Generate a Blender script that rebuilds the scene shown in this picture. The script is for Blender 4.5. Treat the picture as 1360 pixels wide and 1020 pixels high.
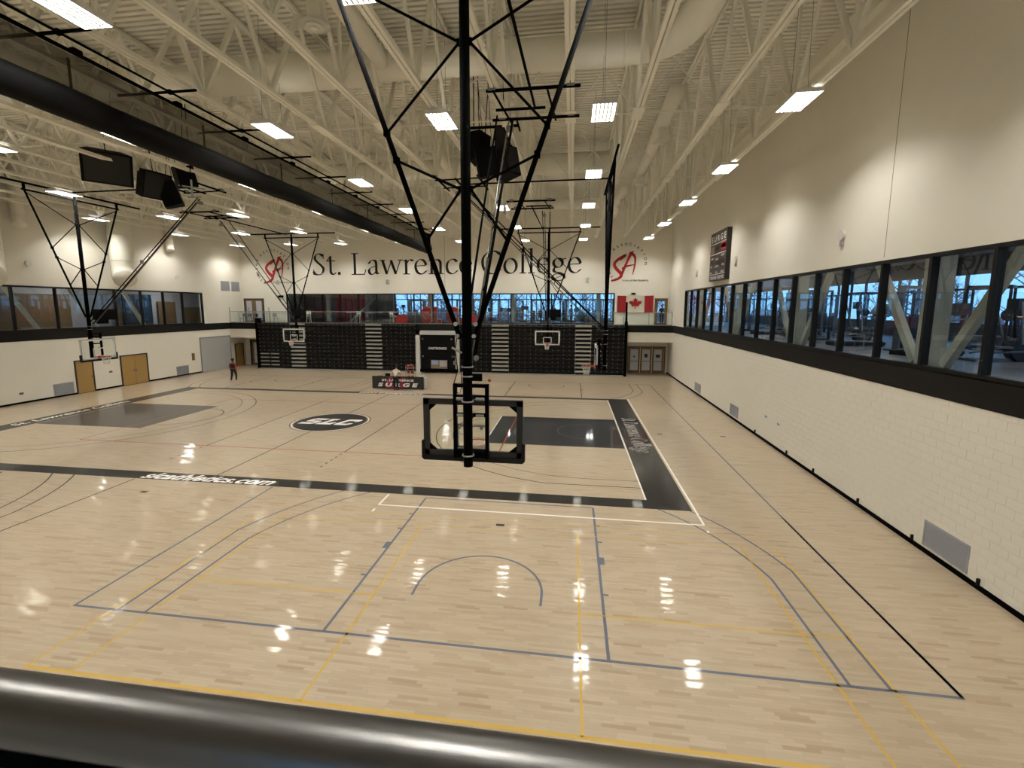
import bpy, math, random
from mathutils import Vector, Matrix
for o in list(bpy.data.objects): bpy.data.objects.remove(o)
scene = bpy.context.scene
COL = scene.collection
PI = math.pi
rnd = random.Random(7)

# ------------------------------------------------------------------ camera, world, exposure
EYE = Vector((0.0, 0.0, 5.6219))
R0 = Vector((0.9902906717527692, 0.1389994192302159, 0.0018833197051770043))
R1 = Vector((-0.02022608832653078, 0.1306690567082332, 0.9912197046921475))
R2 = Vector((-0.13753287167239908, 0.9816337194048722, -0.13221176247558375))
cd = bpy.data.cameras.new('camera'); cam = bpy.data.objects.new('camera', cd); COL.objects.link(cam)
cam.matrix_world = Matrix(((R0.x, R1.x, -R2.x, EYE.x), (R0.y, R1.y, -R2.y, EYE.y), (R0.z, R1.z, -R2.z, EYE.z), (0, 0, 0, 1)))
cd.sensor_fit = 'HORIZONTAL'; cd.sensor_width = 36.0; cd.lens = 614.7463 * 36 / 1360
cd.shift_x = (680 - 673.1469) / 1360; cd.shift_y = -(510 - 490.6579) / 1360
cd.clip_start = 0.02; cd.clip_end = 400
scene.camera = cam

LAMP_W = 340.0          # each high bay fixture
UP_W = 3.5             # added upward fill per fixture, lifts the dark ceiling
LAMP_SPREAD = math.radians(124)
SKY_STRENGTH = 2.4
scene.view_settings.view_transform = 'Standard'; scene.view_settings.look = 'None'
scene.view_settings.gamma = 1; scene.view_settings.use_curve_mapping = False
scene.view_settings.exposure = -0.10
wd = bpy.data.worlds.new('daylight'); scene.world = wd; wd.use_nodes = True
bg = wd.node_tree.nodes['Background']; bg.inputs[0].default_value = (0.23, 0.50, 0.86, 1); bg.inputs[1].default_value = SKY_STRENGTH

# ------------------------------------------------------------------ materials
def s2l(c):
    c /= 255.0
    return c / 12.92 if c <= 0.04045 else ((c + 0.055) / 1.055) ** 2.4
def rgb(r, g, b): return (s2l(r), s2l(g), s2l(b), 1)
MATS = {}
def mat(name, col, rough=0.6, metal=0.0, coat=0.0, emit=None, es=0, var=0.0, vscale=6.0, bump=0.0, bscale=60.0, alpha=1.0, spec=0.5, coat_rough=0.05):
    if name in MATS: return MATS[name]
    m = bpy.data.materials.new(name); m.use_nodes = True
    nt = m.node_tree; b = nt.nodes['Principled BSDF']
    b.inputs['Base Color'].default_value = col; b.inputs['Roughness'].default_value = rough
    b.inputs['Metallic'].default_value = metal; b.inputs['Coat Weight'].default_value = coat
    b.inputs['Coat Roughness'].default_value = coat_rough; b.inputs['Alpha'].default_value = alpha
    b.inputs['Specular IOR Level'].default_value = spec
    if emit: b.inputs['Emission Color'].default_value = emit; b.inputs['Emission Strength'].default_value = es
    if var or bump:
        tc = nt.nodes.new('ShaderNodeTexCoord')
        if var:
            n = nt.nodes.new('ShaderNodeTexNoise'); n.inputs['Scale'].default_value = vscale; n.inputs['Detail'].default_value = 4
            nt.links.new(tc.outputs['Object'], n.inputs['Vector'])
            mx = nt.nodes.new('ShaderNodeMix'); mx.data_type = 'RGBA'
            mx.inputs[6].default_value = tuple(c * (1 - var) for c in col[:3]) + (1,)
            mx.inputs[7].default_value = tuple(min(1, c * (1 + var)) for c in col[:3]) + (1,)
            nt.links.new(n.outputs['Fac'], mx.inputs[0]); nt.links.new(mx.outputs[2], b.inputs['Base Color'])
        if bump:
            n2 = nt.nodes.new('ShaderNodeTexNoise'); n2.inputs['Scale'].default_value = bscale
            nt.links.new(tc.outputs['Object'], n2.inputs['Vector'])
            bp = nt.nodes.new('ShaderNodeBump'); bp.inputs['Strength'].default_value = bump; bp.inputs['Distance'].default_value = 0.01
            nt.links.new(n2.outputs['Fac'], bp.inputs['Height']); nt.links.new(bp.outputs['Normal'], b.inputs['Normal'])
    MATS[name] = m
    return m
def node_mix(nt, fac, a, b):
    mx = nt.nodes.new('ShaderNodeMix'); mx.data_type = 'RGBA'
    for v, i in ((fac, 0), (a, 6), (b, 7)):
        if isinstance(v, (tuple, float, int)): mx.inputs[i].default_value = v
        else: nt.links.new(v, mx.inputs[i])
    return mx.outputs[2]

wall_m = mat('wall_paint', rgb(238, 233, 219), 0.75, var=0.03, vscale=1.5, bump=0.12, bscale=90)
cream = mat('cream_steel', rgb(244, 241, 226), 0.55, var=0.03, vscale=3)
deck_m = mat('deck_paint', rgb(240, 237, 222), 0.6, var=0.05, vscale=2)
duct_m = mat('duct_paint', rgb(244, 241, 226), 0.55, var=0.04, vscale=2)
band_m = mat('charcoal_band', rgb(26, 25, 22), 0.75, spec=.2, var=0.12, vscale=2, bump=0.15, bscale=40)
black = mat('black_paint', rgb(5, 5, 5), 0.85, spec=.05)
blackm = mat('black_matte', rgb(8, 8, 8), 0.85, spec=.2)
frame_m = mat('window_frame_black', rgb(14, 14, 14), 0.5, spec=.3)
padm = mat('black_pad', rgb(12, 12, 12), 0.6, spec=.3)
chrome = mat('chrome', rgb(200, 200, 200), 0.25, metal=1)
steel = mat('galvanised', rgb(150, 150, 148), 0.45, metal=0.7)
silver = mat('silver_frame', rgb(176, 178, 180), 0.4, metal=0.3)
white = mat('white_paint', rgb(236, 236, 232), 0.5)
orange = mat('rim_orange', rgb(196, 62, 38), 0.4)
netm = mat('net_cord', rgb(225, 222, 214), 0.8)
redm = mat('red_paint', rgb(150, 18, 24), 0.6)
ledr = mat('red_print', rgb(170, 18, 22), 0.6)
inkm = mat('black_print', rgb(22, 20, 20), 0.6)
oak = mat('oak_door', rgb(168, 136, 80), 0.45, var=0.1, vscale=5)
oakd = mat('door_wood_frame', rgb(120, 96, 66), 0.5, var=0.1, vscale=5)
brownf = mat('dark_door_frame', rgb(52, 42, 34), 0.5)
gray_l = mat('light_gray_metal', rgb(178, 178, 176), 0.5)
grille_m = mat('grille_gray', rgb(168, 170, 176), 0.5)
grille_d = mat('grille_slot', rgb(120, 122, 130), 0.6)
doorw = mat('roller_door', rgb(186, 186, 184), 0.5)
seatm = mat('bleacher_seat', rgb(13, 13, 13), 0.6, spec=.25)
stepm = mat('aisle_step', rgb(168, 168, 160), 0.6)
tagm = mat('seat_tag', rgb(150, 148, 140), 0.5)
greyw = mat('inner_wall', rgb(150, 152, 156), 0.8)
darkw = mat('inner_dark', rgb(70, 74, 82), 0.7)
purple = mat('inner_wall_plum', rgb(110, 74, 92), 0.7)
redw = mat('inner_wall_red', rgb(168, 34, 60), 0.6)
woodw = mat('wood_panel', rgb(98, 78, 50), 0.6, var=0.12, vscale=2)
gymfl = mat('rubber_floor', rgb(78, 82, 90), 0.4, var=0.15, vscale=3)
machine = mat('machine_dark', rgb(30, 34, 42), 0.45)
machg = mat('machine_grey', rgb(96, 102, 112), 0.45)
snow = mat('snow', rgb(225, 232, 240), 0.8, var=0.1, vscale=0.3)
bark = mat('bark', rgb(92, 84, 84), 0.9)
skin = mat('skin', rgb(190, 140, 112), 0.55)
skin_d = mat('skin_dark', rgb(112, 76, 56), 0.55)
hairm = mat('hair', rgb(28, 22, 20), 0.7)
cl_black = mat('cloth_black', rgb(24, 24, 28), 0.85)
cl_white = mat('cloth_white', rgb(226, 222, 218), 0.85)
cl_red = mat('cloth_red', rgb(168, 24, 34), 0.8)
cl_grey = mat('cloth_grey', rgb(92, 96, 104), 0.85)
ballm = mat('basketball', rgb(138, 48, 28), 0.6, bump=0.3, bscale=200)
tube_e = mat('lamp_tube', rgb(255, 255, 250), 0.4, emit=(1, 0.97, 0.9, 1), es=4)
refl = mat('lamp_reflector', rgb(235, 235, 230), 0.3, metal=0.2)
exitm = mat('strobe', rgb(226, 224, 216), 0.4)
rail_m = mat('handrail_steel', rgb(104, 102, 100), 0.4, metal=1.0)
sofa_red = mat('sofa_red', rgb(196, 30, 40), 0.7)
sofa_grey = mat('sofa_grey', rgb(58, 60, 70), 0.8)

def rail_nodes():
    nt = rail_m.node_tree; b = nt.nodes['Principled BSDF']
    tc = nt.nodes.new('ShaderNodeTexCoord'); mp = nt.nodes.new('ShaderNodeMapping'); mp.inputs['Scale'].default_value = (3, 260, 260)
    n = nt.nodes.new('ShaderNodeTexNoise'); n.inputs['Scale'].default_value = 4; n.inputs['Detail'].default_value = 5
    nt.links.new(tc.outputs['Object'], mp.inputs[0]); nt.links.new(mp.outputs[0], n.inputs[0])
    mr = nt.nodes.new('ShaderNodeMapRange'); mr.inputs[3].default_value = 0.30; mr.inputs[4].default_value = 0.38
    nt.links.new(n.outputs[0], mr.inputs[0]); nt.links.new(mr.outputs[0], b.inputs['Roughness'])
    bp = nt.nodes.new('ShaderNodeBump'); bp.inputs['Strength'].default_value = 0.05; bp.inputs['Distance'].default_value = 0.002
    nt.links.new(n.outputs[0], bp.inputs['Height']); nt.links.new(bp.outputs[0], b.inputs['Normal'])
rail_nodes()

def glass_mat(name, tint, ior=1.55, refl_tint=(1, 1, 1, 1)):
    m = bpy.data.materials.new(name); m.use_nodes = True; nt = m.node_tree; nt.nodes.clear()
    out = nt.nodes.new('ShaderNodeOutputMaterial'); tr = nt.nodes.new('ShaderNodeBsdfTransparent'); tr.inputs[0].default_value = tint
    gl = nt.nodes.new('ShaderNodeBsdfGlossy'); gl.inputs['Roughness'].default_value = 0.01; gl.inputs[0].default_value = refl_tint
    fr = nt.nodes.new('ShaderNodeMath'); fr.operation = 'MULTIPLY_ADD'      # Schlick, the same from both sides
    ge = nt.nodes.new('ShaderNodeNewGeometry'); dt = nt.nodes.new('ShaderNodeVectorMath'); dt.operation = 'DOT_PRODUCT'
    nt.links.new(ge.outputs['Incoming'], dt.inputs[0]); nt.links.new(ge.outputs['Normal'], dt.inputs[1])
    ab = nt.nodes.new('ShaderNodeMath'); ab.operation = 'ABSOLUTE'; nt.links.new(dt.outputs['Value'], ab.inputs[0])
    sb_ = nt.nodes.new('ShaderNodeMath'); sb_.operation = 'SUBTRACT'; sb_.inputs[0].default_value = 1; nt.links.new(ab.outputs[0], sb_.inputs[1])
    pw = nt.nodes.new('ShaderNodeMath'); pw.operation = 'POWER'; pw.inputs[1].default_value = 5; nt.links.new(sb_.outputs[0], pw.inputs[0])
    f0 = ((ior - 1) / (ior + 1)) ** 2
    nt.links.new(pw.outputs[0], fr.inputs[0]); fr.inputs[1].default_value = (1 - f0) * .95; fr.inputs[2].default_value = f0
    mx = nt.nodes.new('ShaderNodeMixShader')
    nt.links.new(fr.outputs[0], mx.inputs[0]); nt.links.new(tr.outputs[0], mx.inputs[1]); nt.links.new(gl.outputs[0], mx.inputs[2])
    nt.links.new(mx.outputs[0], out.inputs[0]); return m
glass = glass_mat('window_glass', (0.93, 0.96, 0.97, 1))
gl_guard = glass_mat('guard_glass', (0.93, 0.96, 0.95, 1))
gl_board = glass_mat('backboard_glass', (0.955, 0.975, 0.955, 1), 1.2)

# maple floor: procedural strips running along X
def floor_mat():
    m = bpy.data.materials.new('maple_floor'); m.use_nodes = True; nt = m.node_tree; b = nt.nodes['Principled BSDF']
    tc = nt.nodes.new('ShaderNodeTexCoord')
    sx = nt.nodes.new('ShaderNodeSeparateXYZ'); nt.links.new(tc.outputs['Object'], sx.inputs[0])
    def M(op, a, bb=None, c=None):
        n = nt.nodes.new('ShaderNodeMath'); n.operation = op
        for i, v in enumerate((a, bb, c)):
            if v is None: continue
            if isinstance(v, (int, float)): n.inputs[i].default_value = v
            else: nt.links.new(v, n.inputs[i])
        return n.outputs[0]
    W = 0.057
    row = M('FLOOR', M('DIVIDE', sx.outputs[1], W))
    wn = nt.nodes.new('ShaderNodeTexWhiteNoise'); wn.noise_dimensions = '1D'; nt.links.new(row, wn.inputs['W'])
    xs = M('ADD', M('DIVIDE', sx.outputs[0], 0.46), M('MULTIPLY', wn.outputs['Value'], 17.3))
    cell = M('FLOOR', xs)
    cx = nt.nodes.new('ShaderNodeCombineXYZ'); nt.links.new(cell, cx.inputs[0]); nt.links.new(row, cx.inputs[1])
    w2 = nt.nodes.new('ShaderNodeTexWhiteNoise'); w2.noise_dimensions = '2D'; nt.links.new(cx.outputs[0], w2.inputs['Vector'])
    cr = nt.nodes.new('ShaderNodeValToRGB'); nt.links.new(w2.outputs['Value'], cr.inputs[0])
    e = cr.color_ramp.elements; e[0].position = 0; e[0].color = rgb(160, 139, 113); e[1].position = 1; e[1].color = rgb(184, 167, 143)
    k = e.new(0.08); k.color = rgb(173, 154, 129); k = e.new(0.5); k.color = rgb(178, 161, 136)
    # grain
    mp = nt.nodes.new('ShaderNodeMapping'); mp.inputs['Scale'].default_value = (1.2, 24, 1); nt.links.new(tc.outputs['Object'], mp.inputs[0])
    gn = nt.nodes.new('ShaderNodeTexNoise'); gn.inputs['Scale'].default_value = 2.5; gn.inputs['Detail'].default_value = 6; nt.links.new(mp.outputs[0], gn.inputs[0])
    g2 = nt.nodes.new('ShaderNodeMapRange'); g2.inputs[1].default_value = 0.35; g2.inputs[2].default_value = 0.75; nt.links.new(gn.outputs[0], g2.inputs[0])
    c2 = node_mix(nt, g2.outputs[0], cr.outputs[0], (s2l(168), s2l(144), s2l(112), 1))
    mxx = nt.nodes.new('ShaderNodeMix'); mxx.data_type = 'RGBA'; mxx.inputs[0].default_value = 0.3
    nt.links.new(cr.outputs[0], mxx.inputs[6]); nt.links.new(c2, mxx.inputs[7])
    # joints
    fy = M('FRACT', M('DIVIDE', sx.outputs[1], W)); jy = M('LESS_THAN', fy, 0.05)
    fx = M('FRACT', xs); jx = M('LESS_THAN', fx, 0.006)
    j = M('MAXIMUM', jy, jx)
    c3 = node_mix(nt, M('MULTIPLY', j, 0.30), mxx.outputs[2], rgb(120, 96, 68))
    nt.links.new(c3, b.inputs['Base Color'])
    b.inputs['Roughness'].default_value = 0.34; b.inputs['Coat Weight'].default_value = 0.6; b.inputs['Coat Roughness'].default_value = 0.06
    # every strip is tilted a hair across its length, which stretches and breaks up the reflections
    n3 = nt.nodes.new('ShaderNodeTexNoise'); n3.inputs['Scale'].default_value = 5; n3.inputs['Detail'].default_value = 3
    mp3 = nt.nodes.new('ShaderNodeMapping'); mp3.inputs['Scale'].default_value = (0.5, 2.5, 1); nt.links.new(tc.outputs['Object'], mp3.inputs[0]); nt.links.new(mp3.outputs[0], n3.inputs[0])
    w3 = nt.nodes.new('ShaderNodeTexWhiteNoise'); w3.noise_dimensions = '3D'; cz = nt.nodes.new('ShaderNodeCombineXYZ'); cz.inputs[2].default_value = 5
    nt.links.new(cell, cz.inputs[0]); nt.links.new(row, cz.inputs[1]); nt.links.new(cz.outputs[0], w3.inputs['Vector'])
    ty = M('ADD', M('MULTIPLY', M('SUBTRACT', w3.outputs['Value'], 0.5), 0.036), M('MULTIPLY', M('SUBTRACT', n3.outputs[0], 0.5), 0.008))
    tx = M('MULTIPLY', M('SUBTRACT', n3.outputs[0], 0.5), 0.004)
    cn = nt.nodes.new('ShaderNodeCombineXYZ'); nt.links.new(tx, cn.inputs[0]); nt.links.new(ty, cn.inputs[1]); cn.inputs[2].default_value = 1
    nm = nt.nodes.new('ShaderNodeVectorMath'); nm.operation = 'NORMALIZE'; nt.links.new(cn.outputs[0], nm.inputs[0])
    nt.links.new(nm.outputs[0], b.inputs['Normal']); nt.links.new(nm.outputs[0], b.inputs['Coat Normal'])
    return m
maple = floor_mat()
def paint(name, col): return mat(name, col, 0.5, coat=0.5, coat_rough=0.06, spec=.25, bump=0.015, bscale=3)
p_black = paint('court_black', rgb(10, 9, 7)); p_key = paint('court_key', rgb(14, 14, 15)); p_key2 = paint('court_key_sheen', rgb(64, 60, 54))  # left key colour is lightened to include its floor reflections
p_white = paint('court_white', rgb(240, 236, 228)); p_grey = paint('court_grey', rgb(98, 102, 116)); p_red = paint('court_red', rgb(158, 54, 44))
p_yel = paint('court_yellow', rgb(198, 162, 78)); p_line = paint('court_line_dark', rgb(44, 38, 34)); p_dim = paint('court_dim', rgb(92, 84, 74))

# ------------------------------------------------------------------ mesh helpers
class MB:
    def __init__(s): s.v = []; s.f = []
    def add(s, vs, fs):
        n = len(s.v); s.v += [tuple(v) for v in vs]; s.f += [tuple(i + n for i in f) for f in fs]; return s
    def box(s, x0, x1, y0, y1, z0, z1):
        return s.add([(x0, y0, z0), (x1, y0, z0), (x1, y1, z0), (x0, y1, z0), (x0, y0, z1), (x1, y0, z1), (x1, y1, z1), (x0, y1, z1)],
                     [(0, 3, 2, 1), (4, 5, 6, 7), (0, 1, 5, 4), (1, 2, 6, 5), (2, 3, 7, 6), (3, 0, 4, 7)])
    def cbox(s, c, d): return s.box(c[0] - d[0] / 2, c[0] + d[0] / 2, c[1] - d[1] / 2, c[1] + d[1] / 2, c[2] - d[2] / 2, c[2] + d[2] / 2)
    def ring(s, c, u, w, r, n): return [tuple(c + u * (r * math.cos(2 * PI * i / n)) + w * (r * math.sin(2 * PI * i / n))) for i in range(n)]
    def tube(s, a, b, r, n=8, r2=None):
        a = Vector(a); b = Vector(b); d = (b - a).normalized()
        u = d.cross(Vector((0, 0, 1)) if abs(d.z) < 0.9 else Vector((1, 0, 0))).normalized(); w = d.cross(u)
        vs = s.ring(a, u, w, r, n) + s.ring(b, u, w, r if r2 is None else r2, n)
        return s.add(vs, [(i, (i + 1) % n, n + (i + 1) % n, n + i) for i in range(n)] + [tuple(range(n - 1, -1, -1)), tuple(range(n, 2 * n))])
    def bar(s, a, b, w, h):
        a = Vector(a); b = Vector(b); d = (b - a).normalized()
        u = d.cross(Vector((0, 0, 1)) if abs(d.z) < 0.99 else Vector((0, 1, 0))).normalized(); k = u.cross(d)
        vs = []
        for p in (a, b):
            for i, j in ((-1, -1), (1, -1), (1, 1), (-1, 1)): vs.append(p + u * (i * w / 2) + k * (j * h / 2))
        return s.add(vs, [(0, 1, 5, 4), (1, 2, 6, 5), (2, 3, 7, 6), (3, 0, 4, 7), (3, 2, 1, 0), (4, 5, 6, 7)])
    def path(s, pts, r, n=10, closed=False, rs=None):
        pts = [Vector(p) for p in pts]; m = len(pts); rings = []; u = None
        for i, p in enumerate(pts):
            if closed: d = pts[(i + 1) % m] - pts[i - 1]
            else: d = pts[min(i + 1, m - 1)] - pts[max(i - 1, 0)]
            d.normalize()
            if u is None: u = d.cross(Vector((0, 0, 1)) if abs(d.z) < 0.9 else Vector((1, 0, 0))).normalized()
            u = (u - d * u.dot(d)).normalized(); w = d.cross(u)
            rings.append(s.ring(p, u, w, rs[i] if rs else r, n))
        vs = [v for q in rings for v in q]; fs = []
        for i in range(m if closed else m - 1):
            a = i * n; b = ((i + 1) % m) * n
            fs += [(a + j, a + (j + 1) % n, b + (j + 1) % n, b + j) for j in range(n)]
        if not closed: fs += [tuple(range(n - 1, -1, -1)), tuple(range((m - 1) * n, m * n))]
        return s.add(vs, fs)
    def sphere(s, c, r, n=12, k=8, sz=1.0):
        vs = [(c[0], c[1], c[2] - r * sz)]
        for i in range(1, k):
            t = PI * i / k - PI / 2
            for j in range(n): vs.append((c[0] + r * math.cos(t) * math.cos(2 * PI * j / n), c[1] + r * math.cos(t) * math.sin(2 * PI * j / n), c[2] + r * sz * math.sin(t)))
        vs.append((c[0], c[1], c[2] + r * sz)); fs = [(0, 1 + (j + 1) % n, 1 + j) for j in range(n)]
        for i in range(k - 2):
            a = 1 + i * n; fs += [(a + j, a + (j + 1) % n, a + n + (j + 1) % n, a + n + j) for j in range(n)]
        a = 1 + (k - 2) * n; e = len(vs) - 1; fs += [(a + j, a + (j + 1) % n, e) for j in range(n)]
        return s.add(vs, fs)
    def prism(s, pts, axis, a, b):
        # 2D outline extruded along axis between a and b
        n = len(pts)
        def P(p, t): return {'x': (t, p[0], p[1]), 'y': (p[0], t, p[1]), 'z': (p[0], p[1], t)}[axis]
        return s.add([P(p, a) for p in pts] + [P(p, b) for p in pts], [tuple(range(n)), tuple(range(2 * n - 1, n - 1, -1))] + [(i, n + i, n + (i + 1) % n, (i + 1) % n) for i in range(n)])
    def ribbon(s, pts, w, z, closed=False):
        m = len(pts); L = []; Rr = []
        for i in range(m):
            a = pts[i - 1] if (closed or i > 0) else pts[i]; b = pts[(i + 1) % m] if (closed or i < m - 1) else pts[i]
            dx, dy = b[0] - a[0], b[1] - a[1]; l = math.hypot(dx, dy) or 1; nx, ny = -dy / l * w / 2, dx / l * w / 2
            L.append((pts[i][0] + nx, pts[i][1] + ny, z)); Rr.append((pts[i][0] - nx, pts[i][1] - ny, z))
        return s.add(L + Rr, [(i, m + i, m + (i + 1) % m, (i + 1) % m) for i in range(m if closed else m - 1)])
    def rect(s, x0, x1, y0, y1, z): return s.add([(x0, y0, z), (x1, y0, z), (x1, y1, z), (x0, y1, z)], [(0, 1, 2, 3)])
    def xf(s, M): s.v = [tuple(M @ Vector(v)) for v in s.v]; return s
    def mesh(s, name, m, smooth=False):
        me = bpy.data.meshes.new(name); me.from_pydata(s.v, [], s.f); me.materials.append(m)
        if smooth:
            for p in me.polygons: p.use_smooth = True
            me.update()
        return me

def link(name, data, parent=None, loc=None):
    o = bpy.data.objects.new(name, data); COL.objects.link(o)
    if parent: o.parent = parent
    if loc is not None: o.location = loc
    return o
def wloc(o):
    v = Vector((0, 0, 0))
    while o: v = v + o.location; o = o.parent
    return v
def thing(name, label, cat, loc=(0, 0, 0), group=None, rz=0):
    o = bpy.data.objects.new(name, None); COL.objects.link(o); o.empty_display_size = 0.2
    o.location = loc; o.rotation_euler = (0, 0, rz); o['label'] = label; o['category'] = cat
    if group: o['group'] = group
    return o
def struct_root(name, loc=(0, 0, 0)):
    o = bpy.data.objects.new(name, None); COL.objects.link(o); o.location = loc; o['kind'] = 'structure'; return o
def part(name, mb, m, parent, world=False, smooth=False, label=None, stuff=False):
    if world:
        w = wloc(parent); mb.v = [(a - w.x, b - w.y, c - w.z) for a, b, c in mb.v]
    o = link(name, mb.mesh(name, m, smooth), parent)
    if label: o['label'] = label
    if stuff: o['kind'] = 'stuff'
    return o
def struct(name, mb, m, parent=None, smooth=False):
    o = link(name, mb.mesh(name, m, smooth), parent)
    if not parent: o['kind'] = 'structure'
    return o
def solo(name, mb, m, label, cat, group=None, smooth=False):
    # centre the origin at the base
    xs = [v[0] for v in mb.v]; ys = [v[1] for v in mb.v]; zs = [v[2] for v in mb.v]
    c = ((min(xs) + max(xs)) / 2, (min(ys) + max(ys)) / 2, min(zs))
    mb.v = [(a - c[0], b - c[1], d - c[2]) for a, b, d in mb.v]
    o = link(name, mb.mesh(name, m, smooth), None, c); o['label'] = label; o['category'] = cat
    if group: o['group'] = group
    return o
def copy_tree(o, parent=None):
    c = o.copy(); COL.objects.link(c)
    if parent: c.parent = parent
    for ch in list(o.children): copy_tree(ch, c)
    return c

def text_mb(s, size, depth=0.0, bold=0.0, shear=0.0, spacing=1.0, align='CENTER', fit=None):
    """built-in font turned into a mesh lying in XY"""
    cu = bpy.data.curves.new('t', 'FONT'); cu.body = s; cu.size = size; cu.extrude = depth; cu.offset = bold; cu.shear = shear
    cu.space_character = spacing; cu.align_x = align; cu.align_y = 'CENTER'; cu.resolution_u = 4
    ob = bpy.data.objects.new('t', cu); COL.objects.link(ob); bpy.context.view_layer.update()
    me = bpy.data.meshes.new_from_object(ob.evaluated_get(bpy.context.evaluated_depsgraph_get()))
    mb = MB(); mb.add([v.co[:] for v in me.vertices], [tuple(p.vertices) for p in me.polygons])
    bpy.data.objects.remove(ob); bpy.data.curves.remove(cu); bpy.data.meshes.remove(me)
    if fit:
        xs = [v[0] for v in mb.v]; ys = [v[1] for v in mb.v]; w = max(xs) - min(xs); h = max(ys) - min(ys)
        cx, cy = (max(xs) + min(xs)) / 2, (max(ys) + min(ys)) / 2
        mb.v = [((x - cx) * fit[0] / w, (y - cy) * fit[1] / h, z) for x, y, z in mb.v]
    return mb
def place(mb, origin, ux, uy):
    """map local x,y,z to world axes ux, uy and ux x uy"""
    ux = Vector(ux); uy = Vector(uy); uz = ux.cross(uy); o = Vector(origin)
    mb.v = [tuple(o + ux * x + uy * y + uz * z) for x, y, z in mb.v]; return mb

# ------------------------------------------------------------------ measures
WR = 8.2256; WL = -31.7612; YF = 41.43; YN = -4.0
BAND0, BAND1 = 3.62, 4.20; WIN1 = 6.87; DECK = 14.2; BALC = 39.45

# ------------------------------------------------------------------ floor and court markings
floor = struct('floor', MB().rect(WL - 0.2, WR + 0.2, YN - 0.2, YF + 0.1, 0), maple)
def mark(name, mb, m): return part(name, mb, m, floor)
CX0, CX1, CY0, CY1 = 2.2606 - 28, 2.2606, 13.4913, 28.4913
CXC, CYC = (CX0 + CX1) / 2, (CY0 + CY1) / 2
Z1, Z2, Z3, Z4 = 0.0012, 0.0024, 0.0036, 0.0048
mark('court_border', MB().rect(CX0 - 1.15, CX1 + 1.17, CY0 - 0.62, CY0, Z1), p_black)
mark('court_border', MB().rect(CX0 - 1.15, CX1 + 1.17, CY1, CY1 + 0.45, Z1), p_black)
mark('court_border', MB().rect(CX1, CX1 + 1.17, CY0, CY1, Z1), p_black)
mark('court_border', MB().rect(CX0 - 1.15, CX0, CY0, CY1, Z1), p_black)
mark('key_area', MB().rect(CX1 - 5.8, CX1 - 0.05, CYC - 2.45, CYC + 2.45, Z1), p_key)
mark('key_area', MB().rect(CX0 + 0.05, CX0 + 5.8, CYC - 2.45, CYC + 2.45, Z1), p_key2)
def arc(cx, cy, r, a0, a1, n=40): return [(cx + r * math.cos(math.radians(a0 + (a1 - a0) * i / n)), cy + r * math.sin(math.radians(a0 + (a1 - a0) * i / n))) for i in range(n + 1)]
mark('end_line', MB().ribbon([(CX1, CY0), (CX1, CY1)], 0.05, Z2), p_white)
mark('end_line', MB().ribbon([(CX1 - 5.8, CYC - 2.45), (CX1 - 5.8, CYC + 2.45)], 0.05, Z3), p_white)
mark('free_throw_circle', MB().ribbon(arc(CX1 - 5.8, CYC, 1.8, 90, 270), 0.05, Z2), p_line)
mark('free_throw_circle', MB().ribbon(arc(CX0 + 5.8, CYC, 1.8, -90, 90), 0.05, Z2), p_line)
mark('no_charge_arc', MB().ribbon([(CX1 - 1.2, CYC - 1.25)] + arc(CX1 - 1.575, CYC, 1.25, -90, -270) + [(CX1 - 1.2, CYC + 1.25)], 0.04, Z2), p_dim)
for sgn, xb in ((-1, CX1), (1, CX0)):
    for rr, off, wdt in ((6.75, 6.6, 0.045), (6.02, 6.02, 0.03)):
        xr = xb + sgn * 1.575; th = math.degrees(math.asin(min(1, off / rr)))
        pts = [(xb, CYC - off)] + [(xr + sgn * rr * math.cos(math.radians(t)), CYC + rr * math.sin(math.radians(t))) for t in [(-th + 2 * th * i / 50) for i in range(51)]] + [(xb, CYC + off)]
        mark('three_point_line', MB().ribbon(pts, wdt, Z2), p_line)
mark('half_court_line', MB().ribbon([(CXC, CY0), (CXC, CY1)], 0.05, Z1), p_line)
for dx in (-3, 3):
    mark('attack_line', MB().ribbon([(CXC + dx, CYC - 4.5), (CXC + dx, CYC + 4.5)], 0.05, Z1), p_line)
    d = MB()
    for k in range(5):
        for sg in (-1, 1): d.rect(CXC + dx - 0.025, CXC + dx + 0.025, CYC + sg * (4.7 + 0.35 * k), CYC + sg * (4.85 + 0.35 * k), Z1)
    mark('attack_line_dashes', d, p_line)
for a, b in (((CXC - 9, CYC - 4.5), (CXC + 9, CYC - 4.5)), ((CXC - 9, CYC + 4.5), (CXC + 9, CYC + 4.5)), ((CXC - 9, CYC - 4.5), (CXC - 9, CYC + 4.5)), ((CXC + 9, CYC - 4.5), (CXC + 9, CYC + 4.5))):
    mark('volleyball_line', MB().ribbon([a, b], 0.05, Z3), p_red)
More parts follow.
